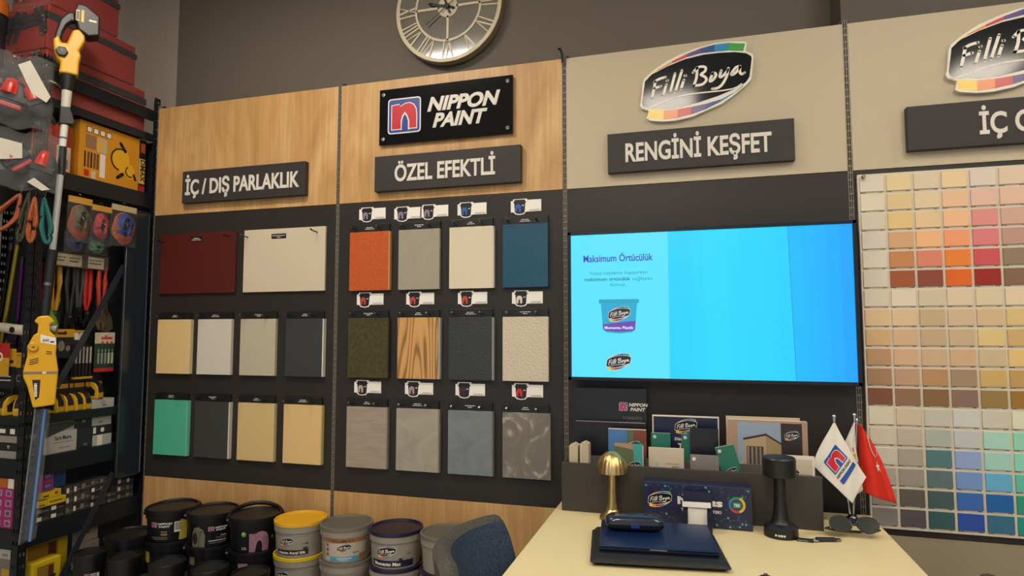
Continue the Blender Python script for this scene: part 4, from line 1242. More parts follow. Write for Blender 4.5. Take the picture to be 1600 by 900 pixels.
tub('paint_bucket', 'black paint bucket with white barcode and yellow side print, top of the leftmost stack', .330, YB_, ZB2, .103, H, BUCK, BUCK, LIDTOP, .38, art_aliza(), .5)
tub('paint_bucket', 'black paint bucket with olive fruit picture, top of its stack', .538, YB_, ZB2, .101, H, BUCK, BUCK, LIDTOP, .62, art_avocado(), .6)
tub('paint_bucket', 'black paint bucket with a large pink n and raised handle', .745, YB_, ZB2, .101, H, BUCK, BUCK, LIDTOP, .74, art_pink(), .65, rise=.034)
tub('paint_bucket', 'black paint bucket under the barcode bucket, a yellow print showing', .330, YB_, ZB, .103, H, BUCK, BUCK, BUCK, .0, Art().rect(-.06, .06, -.02, .120, YELP, 1, 4).rect(-.0, .02, .06, .1, BUCK, 0, 4), .5)
tub('paint_bucket', 'black paint bucket under the olive fruit bucket', .538, YB_, ZB, .101, H, BUCK, BUCK, BUCK, .5, Art().rect(-.08, .08, -.05, .120, OLI, 1, 3), .6)
tub('paint_bucket', 'black paint bucket under the pink n bucket', .745, YB_, ZB, .101, H, BUCK, BUCK, BUCK, .5, Art().rect(-.05, .09, -.01, .115, PINK, 1, 3), .65)
def art_silk():
    A = Art().put(LOGO, -.058, .062, .060, 2).rect(-.075, .018, .062, .042, INK, 1, 14).text('Aqusto Acryl Silk', -.008, .024, .011, WHITE, 2, w=.118, bold=.03, align='c')
    dashes(A, .034, .070, .018, INK, 1, .0025, 8); A.rect(.052, .066, .059, .074, INK, 1).rect(.040, .042, .060, .054, mat('2C3036', .5), 1, 2)
    return A
tub('paint_tub', 'grey paint tub with bright yellow lid and black text band, upper one', .957, YB_, ZB2, .101, H, GR, YEL, YEL, .30, art_silk())
tub('paint_tub', 'grey paint tub with yellow lid, under the other yellow-lidded tub', .957, YB_, ZB, .101, H, GR, mat('C9AE22', .4), YEL, .12, art_silk())
BRN = mat('9A6A44', .5)
def art_wood():
    A = Art().rect(-.09, .014, .085, .118, mat('B5AC9C', .5), 0, 14).rect(-.09, .098, .085, .118, BRN, 1, 14).text('WoodMaXX', -.012, .102, .012, INK, 2, w=.088, bold=.005, align='c')
    A.put(LOGO, -.034, .058, .056, 2).rect(-.065, .014, .055, .036, mat('4E93AC', .5), 1, 12); dashes(A, -.035, .026, .06, PAPER, 2, .004, 3); dashes(A, -.028, .019, .04, PAPER, 2, .003, 4)
    for k in range(3): A.disc(-.076, .088 - .022 * k, .006, .008, mat('7A4A2C', .5), 2)
    A.rect(.055, .014, .085, .045, BRN, 1, 3); dashes(A, .028, .05, .026, INK, 2, .004, 6); dashes(A, .040, .085, .016, GREYINK, 2, .002, 7)
    return A
GRLID = mat('6C685E', .4)
tub('paint_tub', 'grey paint tub with a brown, white and blue label, grey lid', 1.163, YB_, ZB2, .101, H, GR, GRLID, mat('5E5A52', .45), .50, art_wood())
tub('paint_tub', 'grey paint tub with plain rim under the brown and blue labelled tub', 1.163, YB_, ZB, .101, H, GR, GRLID, GRLID, .5, Art().rect(-.09, .02, .09, .105, mat('8A6A58', .5), 0, 12))
NVL = mat('1D1A38', .35)
def art_mom(txt=True):
    A = Art().put(LOGO, -.056, .058, .080, 2).rect(-.085, .014, .095, .044, NVL, 1, 16)
    A.text('Momento Max', -.014, .021, .015, WHITE, 2, w=.112, bold=.03, align='c'); dashes(A, .066, .070, .014, INK, 2, .003, 5)
    A.rect(.034, .042, .048, .054, NVL, 1)
    return A
tub('paint_tub', 'grey paint tub with dark violet lid and violet text band, upper one', 1.375, YB_, ZB2, .101, H, GR, NVL, mat('2C2030', .4), .22, art_mom())
tub('paint_tub', 'grey paint tub with violet lid under the other violet-lidded tub', 1.375, YB_, ZB, .101, H, mat('968C86', .45), NVL, NVL, .22, art_mom())
A = Art()
for k in range(4): A.rect(.02, .014 + k * .028, .032, .034 + k * .028, mat('7C9A4A', .5), 1, 2)
tub('paint_tub', 'plain grey paint tub with grey lid beside the blue chair', 1.583, YB_, ZB2, .101, H, GR, GRLID, mat('5E5A52', .45), .35, A)
tub('paint_tub', 'lower grey tub with violet lid under the plain grey tub by the chair', 1.583, YB_, ZB, .101, H, GR, NVL, NVL, .3, None)
ZF = .3035
small = [('small black paint bucket with green n print, nearest the rack', .200, -.42, -.05, None), ('small black paint bucket with green n print, second from the rack', .372, -.42, .30, None), ('small black paint bucket in front of the barcode bucket stack', .572, -.42, .5, PINK), ('small black paint bucket in front of the olive fruit stack', .764, -.42, .5, BUCK), ('small black paint bucket in front of the pink n stack', .940, -.42, .5, BUCK)]
for lb, x, y, rt, nm in small:
    tub('paint_bucket', lb, x, y, ZF, (.057 if x < .5 else .064), .190, BUCK, BUCK, mat('1A1917', .4), .45 + rt * .2, art_small(nm), asc=.75)
tub('paint_bucket', 'wide black paint bucket with handle between the rack and the barcode bucket', .195, -.235, ZB, .090, .158, BUCK, BUCK, mat('1C1A18', .4), .5, Art().put(LOCK, .04, .16, .02, 1), .5)

# ---------------------------------------------------------------- tool rack at the left
XF, YN, YR = -.03, -.527, .045      # front face of the rack, near corner, rear corner
rack = thing('storage_rack', 'black perforated steel rack crammed with tools at the left', 'rack', (-.5, -.25, 0))
def flange(m, a0, a1, b, axis, z1):
    """perforated strip from z 0 to z1: axis 'y' lies in the plane y=b between x a0,a1; axis 'x' the other way"""
    w = (a1 - a0)
    st = [(a0, a0 + w * .18), (a0 + w * .40, a0 + w * .60), (a0 + w * .82, a1)]
    def bx_(p, q, za, zb):
        if axis == 'y': m.box((p, b, za), (q, b + .002, zb), RACKM)
        else: m.box((b - .002, p, za), (b, q, zb), RACKM)
    for p, q in st: bx_(p, q, 0, z1)
    z = 0
    while z < z1:
        bx_(a0 + w * .18, a0 + w * .40, z, min(z1, z + .030)); bx_(a0 + w * .60, a0 + w * .82, z + .0, min(z1, z + .030))
        z += .045
for x in (XF, -1.0):
    for y, zt in ((YN, 2.47), (YR, 2.485)):
        m = MB(); s_ = 1 if x == XF else -1
        if s_ > 0: flange(m, x - .038, x, y, 'y', zt)
        else: flange(m, x, x + .038, y, 'y', zt)
        flange(m, y, y + .032, x if s_ > 0 else x + .002, 'x', zt) if y == YN else flange(m, y - .032, y, x, 'x', zt)
        bw(m, 'post', rack)
levels = [(2.300, .034), (2.008, .07), (1.010, .034), (.848, .072), (.582, .075), (.14, .06)]
for z, h in levels:
    m = MB()
    m.box((XF - .014, YN + .034, z - h), (XF - .0005, YR - .033, z), RACKM)
    bw(m, 'side_rail', rack)
    bw(MB().box((-.96, YN + .003, z - h), (XF - .040, YN + .016, z), RACKM), 'front_rail', rack)
    bw(MB().box((-.96, YN + .017, z - .012), (XF - .015, YR - .034, z - .004), mat('1D2024', .5)), 'shelf_board', rack)
bw(MB().box((XF - .012, YN + .034, 2.366), (XF - .0005, YR - .033, 2.418), RACKM), 'side_rail', rack)
def bar(p, q, w=.026):
    p, q = Vector(p), Vector(q); d = (q - p).normalized(); n = Vector((0, -d.z, d.y)) * (w / 2)
    V = [p + n, p - n, q - n, q + n]
    return MB().add([(XF + .004, v.y, v.z) for v in V] + [(XF - .0004, v.y, v.z) for v in V], [(0, 1, 2, 3), (7, 6, 5, 4), (0, 4, 5, 1), (1, 5, 6, 2), (2, 6, 7, 3), (3, 7, 4, 0)], mat('323A44', .35, .4))
bw(bar((0, -.120, 1.645), (0, -.41, 1.12)), 'brace', rack)
bw(bar((0, -.130, .72), (0, -.375, .30)), 'brace', rack)
bw(MB().box((-.96, YR - .004, .0), (-.05, YR - .002, 2.27), mat('141619', .6)), 'shade_backing', rack)  # dark sheet added in place of the unlit, goods-filled depth of the rack
PEGX = -.125
bw(MB().box((PEGX - .004, YN + .05, 1.013), (PEGX, YR - .04, 1.93), mat('17191C', .6)), 'pegboard', rack)
# tall dark glossy panel at the end of the rack
t = thing('dark_panel', 'tall narrow dark glossy panel with rounded frame between the rack and the oak display', 'panel', (-.018, -.055, .69))
P = MB(); PG = mat('20262E', .22, spec=.7)
bw(MB().box((-.0245, -.128, .69), (-.0125, -.004, 1.91), PG, .004), 'sheet', t)
fr = MB(); FRM = mat('3A424E', .3, .5)
rr = [(-.126, .70), (-.126, 1.90), (-.118, 1.908), (-.014, 1.908), (-.006, 1.90), (-.006, .70), (-.014, .692), (-.118, .692)]
fr.tube([(-.012, a, b) for a, b in rr], .0035, FRM, 6, True); bw(fr, 'frame', t)

REDM = mat('8E1A14', .28, coat=.3)
BLKP = mat('16181C', .4)
def toolbox(label, x0, x1, y0, y1, z0, z1):
    t = thing('toolbox', label, 'toolbox', ((x0 + x1) / 2, (y0 + y1) / 2, z0))
    h = z1 - z0
    bw(MB().box((x0, y0, z0 + .001), (x1, y1, z0 + h * .66), REDM, .003), 'lower_tray', t)
    bw(MB().box((x0 - .004, y0 - .004, z0 + h * .665), (x1 + .004, y1 + .004, z0 + h * .81), BLKP, .003), 'dark_band', t)
    bw(MB().box((x0, y0, z0 + h * .815), (x1, y1, z0 + h * .995), REDM, .008), 'lid', t)
    xc = (x0 + x1) / 2; w = x1 - x0
    for k, (a, b, c, d) in enumerate([(-.42, .22, -.18, .90), (-.24, .20, -.02, .88), (.22, .92, .42, .30), (.36, .94, .50, .36), (-.45, .48, .45, .60), (-.40, .62, .42, .70)]):
        p, q = Vector((xc + a * w, y0 - .0065, z0 + b * h)), Vector((xc + c * w, y0 - .0065, z0 + d * h))
        dd = (q - p).normalized(); n = Vector((-dd.z, 0, dd.x)) * .009
        m = MB(); V = [p + n, p - n, q - n, q + n]
        m.add(V + [v + Vector((0, .004, 0)) for v in V], [(0, 1, 2, 3), (0, 4, 5, 1), (1, 5, 6, 2), (2, 6, 7, 3), (3, 7, 4, 0)], BLKP)
        for e in (p, q): m.cyl(e, e - Vector((0, .003, 0)), .0045, CHROME, seg=10)
        bw(m, 'hinge_arm', t)
    f = MB(); rr_ = random.Random(int(z0 * 100))
    def film(u, v, s_):
        y = y0 - .010 + (y1 - y0 + .02) * u
        return (x1 + .008 + .004 * math.sin(31 * u + 9 * v) * math.sin(17 * v), y, z0 + .004 + h * v)
    f.grid(lambda u, v: film(u, v, 1), 26, 8, FILM)
    f.grid(lambda u, v: (x0 - .01 + (x1 - x0 + .018) * u, y0 - .014 - .004 * math.sin(29 * u) * math.sin(14 * v), z0 + .004 + h * v), 16, 8, FILM)
    bw(f, 'plastic_wrap', t)
toolbox('red cantilever toolbox in plastic wrap, lowest of the three on top of the rack', -.30, -.062, -.50, -.012, 2.3015, 2.510)
toolbox('red cantilever toolbox in plastic wrap, middle one of the stack on the rack', -.30, -.062, -.50, -.075, 2.5115, 2.702)
toolbox('red cantilever toolbox in plastic wrap, topmost and cut by the photo edge', -.30, -.062, -.48, -.175, 2.7035, 2.90)

# sander box
YB1 = mat('C98A1C', .45)
t = thing('power_tool_box', 'large orange-yellow printed tool carton on the rack shelf', 'box', (-.18, -.14, 2.009))
bw(MB().box((-.31, -.345, 2.0095), (-.052, -.005, 2.262), YB1, .002), 'carton', t)
A = Art()
A.rect(.302, 0, .340, .252, mat('16161A', .5), 0)
A2_ = Art().text('DMAX', 0, 0, .024, INK, 2, w=.105, bold=.025)
A.rect(.308, .04, .336, .16, mat('D8A838', .5), 1).rect(.304, .04, .3075, .16, PAPER, 1); A.put(A2_, .311, .155, 1.0, 0, -PI / 2)
A.rect(.306, .0, .338, .03, mat('A02820', .5), 1); A.rect(.310, .19, .334, .235, mat('A8481C', .5), 1)
for k in range(4): A.rrect(.03 + k * .032, .205, .056 + k * .032, .232, .004, INK, 1).rrect(.033 + k * .032, .208, .053 + k * .032, .229, .003, PAPER, 2)
A.rect(.028, .135, .078, .195, mat('8A6A4C', .5), 1).rect(.084, .13, .132, .195, mat('B7A888', .5), 1).disc(.10, .16, .014, .018, YEL, 2)
for k in range(5): dashes(A, .024 + k * .015, .05, .010, INK, 1, .07, k)
A.rect(.100, .02, .126, .125, PAPER, 1).rect(.026, .012, .05, .04, mat('B0241C', .5), 1).rect(.06, .006, .082, .04, mat('C8B49A', .5), 1)
A.disc(.205, .125, .045, .058, YEL, 1, 24).ring(.205, .125, .046, .054, INK, 2, 24, 70, 260).stroke([(.20, .20), (.225, .17)], .016, INK, 3, 2).stroke([(.19, .04), (.215, .06)], .016, INK, 3, 2)
A.disc(.255, .08, .026, .034, YEL, 2, 20).ring(.255, .08, .02, .026, INK, 3, 20, 120, 300).stroke([(.275, .07), (.285, .05)], .012, INK, 3, 2)
m = MB(); A.onto(m, sidemap(-.052, -.345, 2.010)); bw(m, 'print', t)
A = Art().rect(.05, .03, .20, .235, mat('B9AD98', .5), 0).disc(.12, .10, .004, .004, INK, 1)
m = MB(); A.onto(m, wallmap(-.31, 2.0095, -.345)); bw(m, 'end_flap', t)
t = thing('small_carton', 'small red-orange carton with white barcode label left of the orange tool carton', 'box', (-.13, -.40, 2.009))
bw(MB().box((-.20, -.44, 2.0095), (-.065, -.365, 2.215), mat('A83A1E', .5), .001), 'carton', t)
A = Art().rect(.008, .01, .068, .115, PAPER, 0)
for k in range(9): A.rect(.014 + k * .005, .02, .0165 + k * .005, .06, INK, 1)
m = MB(); A.onto(m, sidemap(-.065, -.44, 2.0095)); bw(m, 'label', t)

# coiled cords in bags, hung on the side rail
HDRY = mat('C08A20', .5)
def cord_pack(label, y, z, x, cols, w, h, hdr=HDRY, header=True, cat='cord pack'):
    t = thing('cord_pack', label, cat, (x, y, z))
    for k, c in enumerate(cols):
        for j in range(4):
            P = []
            a_, b_ = w * (.32 + .10 * k) * (1 - .15 * j), h * (.34 + .07 * k) * (1 - .12 * j)
            for i in range(28):
                q = 2 * PI * i / 28
                P.append((.007 * (len(cols) - 1 - k) + .004 * j + .003 * math.sin(5 * q), a_ * math.cos(q) + .002 * math.sin(3 * q), -h * (.52 + .05 * k) + b_ * math.sin(q)))
            MB().tube(P, .0062, mat(c, .6, mottle=.5, mscale=260), 7, True).build('coil', t)
    m = MB(); m.tube([(.010, -.02, -h * .5), (.014, 0, -h * .42), (.012, .02, -h * .58), (.014, .0, -h * .66)], .0022, CHROME, 6); m.build('hook', t)
    if header:
        MB().box((-.002, -w * .5, -h * .10), (.004, w * .5, h * .06), hdr).build('header_card', t)
        MB().tube([(-.012, 0, h * .04), (.0, 0, h * .06), (.003, 0, h * .13), (-.012, 0, h * .15)], .002, STEEL, 6).build('hanger', t)
    MB().grid(lambda u, v: (.022 + .005 * math.sin(13 * u) * math.sin(11 * v) - .02 * abs(2 * u - 1) ** 3, w * (u - .5) * 1.1, -h * 1.08 * v), 14, 14, FILM).build('bag', t)
    return t
cord_pack('pack of coiled grey and orange elastic cords under the shelf, nearest the white pole', -.365, 1.90, -.005, ['4A482E', '84361A'], .105, .170)
cord_pack('pack of red elastic cords hanging in the middle under the rack shelf', -.262, 1.885, -.008, ['8E1418'], .095, .155)
cord_pack('pack of blue and orange elastic cords hanging under the rack shelf by the dark panel', -.155, 1.905, -.002, ['142C74', '9A4014'], .125, .165, mat('B9A47C', .5))
cord_pack('crumpled pack of dark blue cord behind the hanging cord packs', -.34, 1.765, -.050, ['243A70'], .10, .08, header=False)
cord_pack('crumpled pack of green cord low under the hanging cord packs', -.24, 1.755, -.052, ['2A6A4A'], .10, .07, header=False)
t = thing('shop_label', 'row of white price tickets on a rail under the cord packs', 'price tickets', (-.06, -.31, 1.62))
bw(MB().box((-.068, -.44, 1.618), (-.062, -.17, 1.68), mat('4A423A', .5)), 'ticket_rail', t)
for y0, y1 in ((-.42, -.365), (-.363, -.300), (-.270, -.195)):
    o = bw(MB().box((-.0615, y0, 1.622), (-.060, y1, 1.672), mat('A79C88', .6)), 'ticket', t)
    A = Art(); dashes(A, y0 + .006, 1.655, y1 - y0 - .012, INK, 0, .004, 2); dashes(A, y0 + .006, 1.64, y1 - y0 - .02, INK, 0, .006, 3)
    m = MB(); A.onto(m, lambda a, b, q: (-.060 + q, a, b)); bw(m, 'print', o)

# hand tools hanging on the pegboard
def handtool(name, label, y, z0, z1, h, gap, head, x=-.095, cat='hand tool', spread=.010):
    """two-handled tool with grips up and jaws down"""
    t = thing(name, label, cat, (x, y, z0))
    L_ = z1 - z0
    for s_ in (-1, 1):
        MB().tube([(0, s_ * gap, L_), (0, s_ * (gap + spread * .25), L_ * .75), (0, s_ * gap, L_ * .45), (0, s_ * .006, L_ * .27)], [.0095, .0115, .0105, .006], mat(h, .45), 10).build('grip', t)
    MB().prism([(-.022, L_ * .28), (.022, L_ * .28), (.026, L_ * .1), (.008, 0), (.003, L_ * .12), (-.003, L_ * .12), (-.010, .0), (-.026, L_ * .1)], -.006, .006, mat(head, .35, .8), .001, axis='x').build('jaws', t)
    MB().cyl((-.008, 0, L_ * .24), (.008, 0, L_ * .24), .007, STEEL).build('pivot', t)
    MB().cyl((-.028, 0, L_ * .93), (.006, 0, L_ * .95), .0025, STEEL, seg=8).build('peg', t)
handtool('bolt_cutter', 'yellow-handled cutter hanging on the rack pegboard', -.385, 1.36, 1.62, 'C08E1E', .014, '3A3A3C')
handtool('bolt_cutter', 'dark red-handled cutter hanging nearest the rack post', -.440, 1.40, 1.63, '6C1520', .012, '3A3A3C')
handtool('bolt_cutter', 'black-handled cutter hanging beside the yellow one', -.320, 1.34, 1.63, '1C1E20', .012, '2A2C30')
handtool('bolt_cutter', 'grey-handled cutter hanging between the black and the bright red cutters', -.278, 1.38, 1.63, '34363A', .010, '2A2C30')
handtool('bolt_cutter', 'bright red-handled cutter hanging behind the diagonal brace', -.240, 1.36, 1.64, 'A8201C', .010, '2A2C30')
handtool('locking_pliers', 'pliers with orange-red grips and grey jaws hanging by the dark panel', -.192, 1.35, 1.63, 'A83420', .012, '7A7262', -.07, 'hand tool', .016)
t = thing('adjustable_wrench', 'olive steel jaw tool hanging low behind the pliers', 'hand tool', (-.08, -.15, 1.36))
MB().prism([(-.06, .02), (-.045, .09), (-.03, .14), (-.01, .14), (.0, .08), (.02, .05), (.03, .0), (-.0, -.02), (-.04, -.01)], -.006, .006, mat('6B6350', .4, .5), .002, axis='x').build('jaw', t)
MB().cyl((-.012, -.02, .07), (.012, -.02, .07), .012, STEEL).build('bolt', t)
MB().cyl((-.043, -.02, .13), (.006, -.02, .135), .003, STEEL, seg=8).build('peg', t)
t = thing('spray_bulb', 'small bright green rounded bottle behind the black pole', 'bottle', (-.09, -.40, 1.335))
MB().lathe([(.001, .0), (.024, .006), (.028, .04), (.018, .07), (.008, .085), (.008, .10)], mat('6E9A22', .35), smooth_profile=True, seg=24).build('body', t)
MB().cyl((-.033, 0, .095), (.008, 0, .095), .003, STEEL, seg=8).build('peg', t)

# carded goods below
def card(name, label, y0, y1, z0, z1, x, hdr, body, art=None, cat='carded goods', group=None):
    t = thing(name, label, cat, (x, (y0 + y1) / 2, z0), 0, group)
    w, h = y1 - y0, z1 - z0
    MB().box((-.001, -w / 2, h * .72), (.0, w / 2, h), mat(hdr, .5)).build('header_card', t)
    MB().box((-.001, -w / 2, 0), (0, w / 2, h * .718), mat(body, .5)).build('backing_card', t)
    MB().cyl((PEGX - x, 0, h * .9), (.012, 0, h * .91), .0022, STEEL, seg=8).build('peg', t)
    if art:
        m = MB(); art.onto(m, lambda a, b, q: (.0003 + q, -w / 2 + a, b)); m.build('print', t)
    return t, w, h
A = Art().rect(.01, .035, .05, .05, INK, 0).rect(.03, .012, .075, .03, INK, 0)
card('blister_pack', 'yellow and black carded blade pack hanging behind the yellow motor', -.392, -.306, 1.235, 1.356, -.075, 'C2921E', '1C1C1E', Art().rect(.012, .098, .05, .108, INK, 0).disc(.03, .05, .015, .022, GREYINK, 0).disc(.06, .04, .010, .012, GREYINK, 0))
card('blister_pack', 'yellow topped carded pack with white price ticket', -.318, -.246, 1.22, 1.352, -.082, 'B88A20', '202022', Art().rect(.01, .09, .07, .12, PAPER, 0))
for k in range(5):
    t = thing('drill_bit', 'black and silver drill bit on a card below the diagonal brace', 'drill bit', (-.060, -.305 + k * .0165, 1.15), 0, 'row of drill bits on the rack')
    MB().cyl((0, 0, 0), (0, 0, .06), .004, BLKP, seg=8).cyl((0, 0, .06), (0, 0, .115), .0045, mat('B8B4AA', .4, .6), seg=8).build('shank', t)
    MB().cyl((0, 0, .115), (0, 0, .130), .0055, mat('B8B4AA', .4, .6), .004, seg=8).build('tip', t)
t = thing('bit_card', 'dark card holding the row of drill bits', 'card', (-.07, -.272, 1.145))
bw(MB().box((-.070, -.318, 1.143), (-.068, -.228, 1.29), mat('151518', .5)), 'card', t)
bw(MB().box((-.068, -.316, 1.143), (-.055, -.23, 1.152), HDRY), 'clip_strip', t)
bw(MB().cyl((PEGX, -.272, 1.28), (-.06, -.272, 1.28), .0022, STEEL, seg=8), 'peg', t)
A = Art()
for k in range(5): A.rrect(.014 + k * .017, .035, .024 + k * .017, .085, .004, mat('B9B396' if k > 2 else '7E8A7A', .5), 1).rect(.018 + k * .017, .088, .020 + k * .017, .100, PAPER, 1)
A.rect(0, 0, .097, .016, mat('B02420', .5), 0).rect(.03, .143, .085, .154, mat('B8383A', .5), 0)
for k in range(3): A.rect(.032 + k * .022, .124, .044 + k * .022, .134, mat('B8282A', .5), 0)
card('blade_card', 'green card of five jigsaw blades with white top and red foot', -.228, -.130, 1.168, 1.342, -.052, 'BFB5A2', '183A2C', A)
for i, (y, w) in enumerate(((-.378, .04), (-.335, .046), (-.300, .02), (-.265, .05), (-.228, .02), (-.184, .058))):
    t = thing('tape_card', 'black hanging card with yellow name strip above the tape measures', 'card', (-.085, y, 1.085), 0, 'black cards above the tape measures')
    MB().box((-.002, -w / 2, 0), (0, w / 2, .075), mat('18191C', .5)).build('card', t)
    MB().box((.0002, -w / 2 + .003, .022), (.0012, w / 2 - .003, .040), HDRY).build('name_strip', t)
    MB().cyl((-.039, 0, .066), (.006, 0, .066), .002, STEEL, seg=8).build('peg', t)
YT = mat('C79A1E', .4)
def tape(label, x, y, z, rz, k=1.0, group=None):
    t = thing('tape_measure', label, 'tape measure', (x, y, z), rz, group)
    pr_ = [(-.030, 0), (.032, 0), (.034, .02), (.030, .045), (.018, .062), (-.002, .068), (-.022, .060), (-.032, .040)]
    MB().prism([(a * k, b * k) for a, b in pr_], -.018, .018, YT, .004, axis='y').build('case', t)
    MB().prism([(-.020 * k, .012 * k), (.020 * k, .012 * k), (.022 * k, .034 * k), (.0, .052 * k), (-.022 * k, .036 * k)], -.0195, .0195, BLKP, .002, axis='y').build('rubber_side', t)
    MB().prism([(-.008, .060 * k), (.004, .071 * k), (.022, .063 * k), (.036, .046 * k), (.040, .026 * k), (.030, .026 * k), (.028, .042 * k)], -.0115, .0115, BLKP, axis='y').build('lock', t)
    MB().box((.028, -.009, .0005), (.038, .009, .006), STEEL).build('blade_end', t)
tl_ = ['yellow tape measure nearest the yellow motor on the rack ledge', 'second yellow tape measure from the yellow motor', 'middle yellow tape measure, its dark side turned out', 'fourth yellow tape measure from the yellow motor', 'yellow tape measure at the right end above the white box']
for k, (y, z) in enumerate(((-.384, 1.0105), (-.339, 1.0105), (-.299, 1.0105), (-.258, 1.0105), (-.205, 1.0515))):
    tape(tl_[k], -.075, y, z, .15 - .1 * (k % 2), 1.1)
def carton(name, label, cat, a, b, m, art=None, group=None, face='x', amap=None, tape_=None):
    t = thing(name, label, cat, ((a[0] + b[0]) / 2, (a[1] + b[1]) / 2, min(a[2], b[2])), 0, group)
    bw(MB().box(a, b, m, .0008), 'carton', t)
    if art:
        mm = MB()
        fn = sidemap(max(a[0], b[0]), min(a[1], b[1]), min(a[2], b[2])) if face == 'x' else wallmap(min(a[0], b[0]), min(a[2], b[2]), min(a[1], b[1]))
        art.onto(mm, fn); bw(mm, 'print', t)
    return t
LTB = mat('A9A69E', .5); DKB = mat('222428', .5)
BLUEINK = mat('2F6A9A', .5)
A = Art().rect(.05, .008, .07, .014, BLUEINK, 0).text('ID', .045, .016, .014, BLUEINK, 0)
carton('small_box', 'pale grey box on the rack ledge under the end tape measure', 'box', (-.11, -.236, 1.0105), (-.042, -.128, 1.050), LTB, A)
A = Art().poly([(0, .066), (.135, .108), (.135, .120), (0, .120)], mat('3A3A3C', .5), 0).text('Serit Metre', .075, .052, .016, INK, 1, w=.072, bold=.02, align='c'); dashes(A, .035, .040, .085, GREYINK, 1, .004, 2); dashes(A, .06, .018, .05, BLUEINK, 1, .003, 2)
carton('tape_box', 'white tape-measure box with bold black text and a grey slanted corner', 'box', (-.20, -.432, .8485), (-.046, -.296, .935), LTB, A)
A = Art(); dashes(A, .05, .015, .06, BLUEINK, 0, .005, 4)
carton('tape_box', 'white box lying on the white box with bold text', 'box', (-.20, -.430, .9355), (-.050, -.306, .976), LTB, A)
carton('tape_box', 'plain black box beside the white box with bold text', 'box', (-.20, -.294, .8485), (-.046, -.224, .936), DKB, Art().rect(.03, .012, .045, .020, GREYINK, 0))
carton('tape_box', 'black box with small mark on top of the plain black box', 'box', (-.20, -.302, .9365), (-.050, -.226, .975), DKB, Art().rect(.03, .02, .045, .032, GREYINK, 0))
carton('tape_box', 'pale box at the foot of the three-box pile by the dark panel', 'box', (-.18, -.221, .8485), (-.046, -.130, .894), LTB, Art().rect(.02, 0, .045, .045, PAPER, 0))
carton('tape_box', 'black and white middle box of the pile by the dark panel', 'box', (-.18, -.222, .8945), (-.046, -.130, .934), DKB, Art().rect(.0, .008, .014, .034, PAPER, 0).disc(.045, .02, .009, .010, PAPER, 0))
carton('tape_box', 'pale top box of the pile by the dark panel', 'box', (-.18, -.226, .9345), (-.048, -.132, .972), LTB, Art().rect(.03, .012, .05, .018, BLUEINK, 0))
# lower shelf
MAG = mat('8E2A72', .45); YBX = mat('C8AA1C', .45)
for z, lb in ((.705, 'lower magenta box beside the blade guard on the shelf of small black boxes'), (.7445, 'upper magenta box beside the blade guard on the shelf of small black boxes')):
    carton('small_box', lb, 'box', (-.12, -.452, z), (-.045, -.389, z + .039), MAG, Art().rect(.022, .008, .056, .031, mat('2A2440', .5), 0).rect(.026, .012, .052, .027, mat('6C6A90', .5), 1))
carton('small_box', 'blue box in the shadow behind the magenta boxes', 'box', (-.18, -.385, .70), (-.09, -.300, .80), mat('1F4F86', .5))
carton('small_box', 'yellow flat box left under the magenta boxes', 'box', (-.11, -.452, .6445), (-.042, -.412, .668), YBX, Art().rect(.006, .006, .03, .010, INK, 0))
carton('small_box', 'yellow flat box right under the magenta boxes', 'box', (-.11, -.410, .6445), (-.042, -.334, .672), YBX, Art().rect(.006, .012, .06, .016, INK, 0))
carton('small_box', 'yellow flat box on top of the other two yellow boxes', 'box', (-.11, -.432, .6735), (-.048, -.352, .702), YBX, Art().rect(.006, .006, .03, .012, INK, 0).disc(.06, .015, .007, .007, mat('A03018', .5), 0))
SB = mat('2B2B2D', .5); SB2 = mat('3A3836', .5)
grp = 'small black boxes on the lower rack shelf'
r_ = random.Random(3)
cols_ = [(-.452, -.395, .5825, .644, 2), (-.393, -.333, .5825, .644, 2), (-.331, -.300, .5825, .703, 3), (-.298, -.268, .5825, .703, 3), (-.266, -.220, .5825, .708, 3), (-.218, -.180, .5825, .706, 4), (-.178, -.140, .5825, .706, 4), (-.138, -.090, .5825, .632, 2), (-.088, -.046, .5825, .684, 3), (-.044, -.002, .5825, .680, 3)]
for y0, y1, z0, z1, n in cols_:
    hh = (z1 - z0) / n
    for k in range(n):
        A = Art().rect(.004, hh * .25, .004 + (y1 - y0) * .35, hh * .75, PAPER if r_.random() < .55 else GREYINK, 0)
        dashes(A, .006 + (y1 - y0) * .4, hh * .35, (y1 - y0) * .45, GREYINK, 0, .004, k)
        carton('small_box', 'small black box with pale label stacked on the lower rack shelf', 'box', (-.12, y0, z0 + k * hh), (-.046 - .004 * r_.random(), y1, z0 + (k + 1) * hh - .0007), SB if r_.random() < .6 else SB2, A, grp)
# bottom: yellow cases and a clear pack
def toolcase(label, x0, x1, y0, y1, z0, z1):
    t = thing('tool_case', label, 'case', ((x0 + x1) / 2, (y0 + y1) / 2, z0))
    bw(MB().box((x0, y0, z0), (x1, y1, z1), YBX, .006), 'shell', t)
    A = Art().rect(.02, .03, (y1 - y0) * .75, z1 - z0 - .02, mat('8A6A2A', .4), 0).rect((y1 - y0) * .55, .035, (y1 - y0) * .72, z1 - z0 - .026, mat('5A2A20', .5), 1)
    m = MB(); A.onto(m, sidemap(x1, y0, z0)); bw(m, 'window', t)
    yc = (y0 + y1) / 2
    bw(MB().tube([(x1 + .004, yc - .03, z0 + .028), (x1 + .012, yc - .02, z0 + .034), (x1 + .012, yc + .02, z0 + .036), (x1 + .004, yc + .03, z0 + .034)], .005, BLKP, 8), 'handle', t)
toolcase('yellow tool case standing at the back of the bottom shelf', -.22, -.09, -.465, -.275, .333, .505)
toolcase('low yellow case with black handle in front on the bottom shelf', -.088, -.036, -.465, -.345, .333, .435)
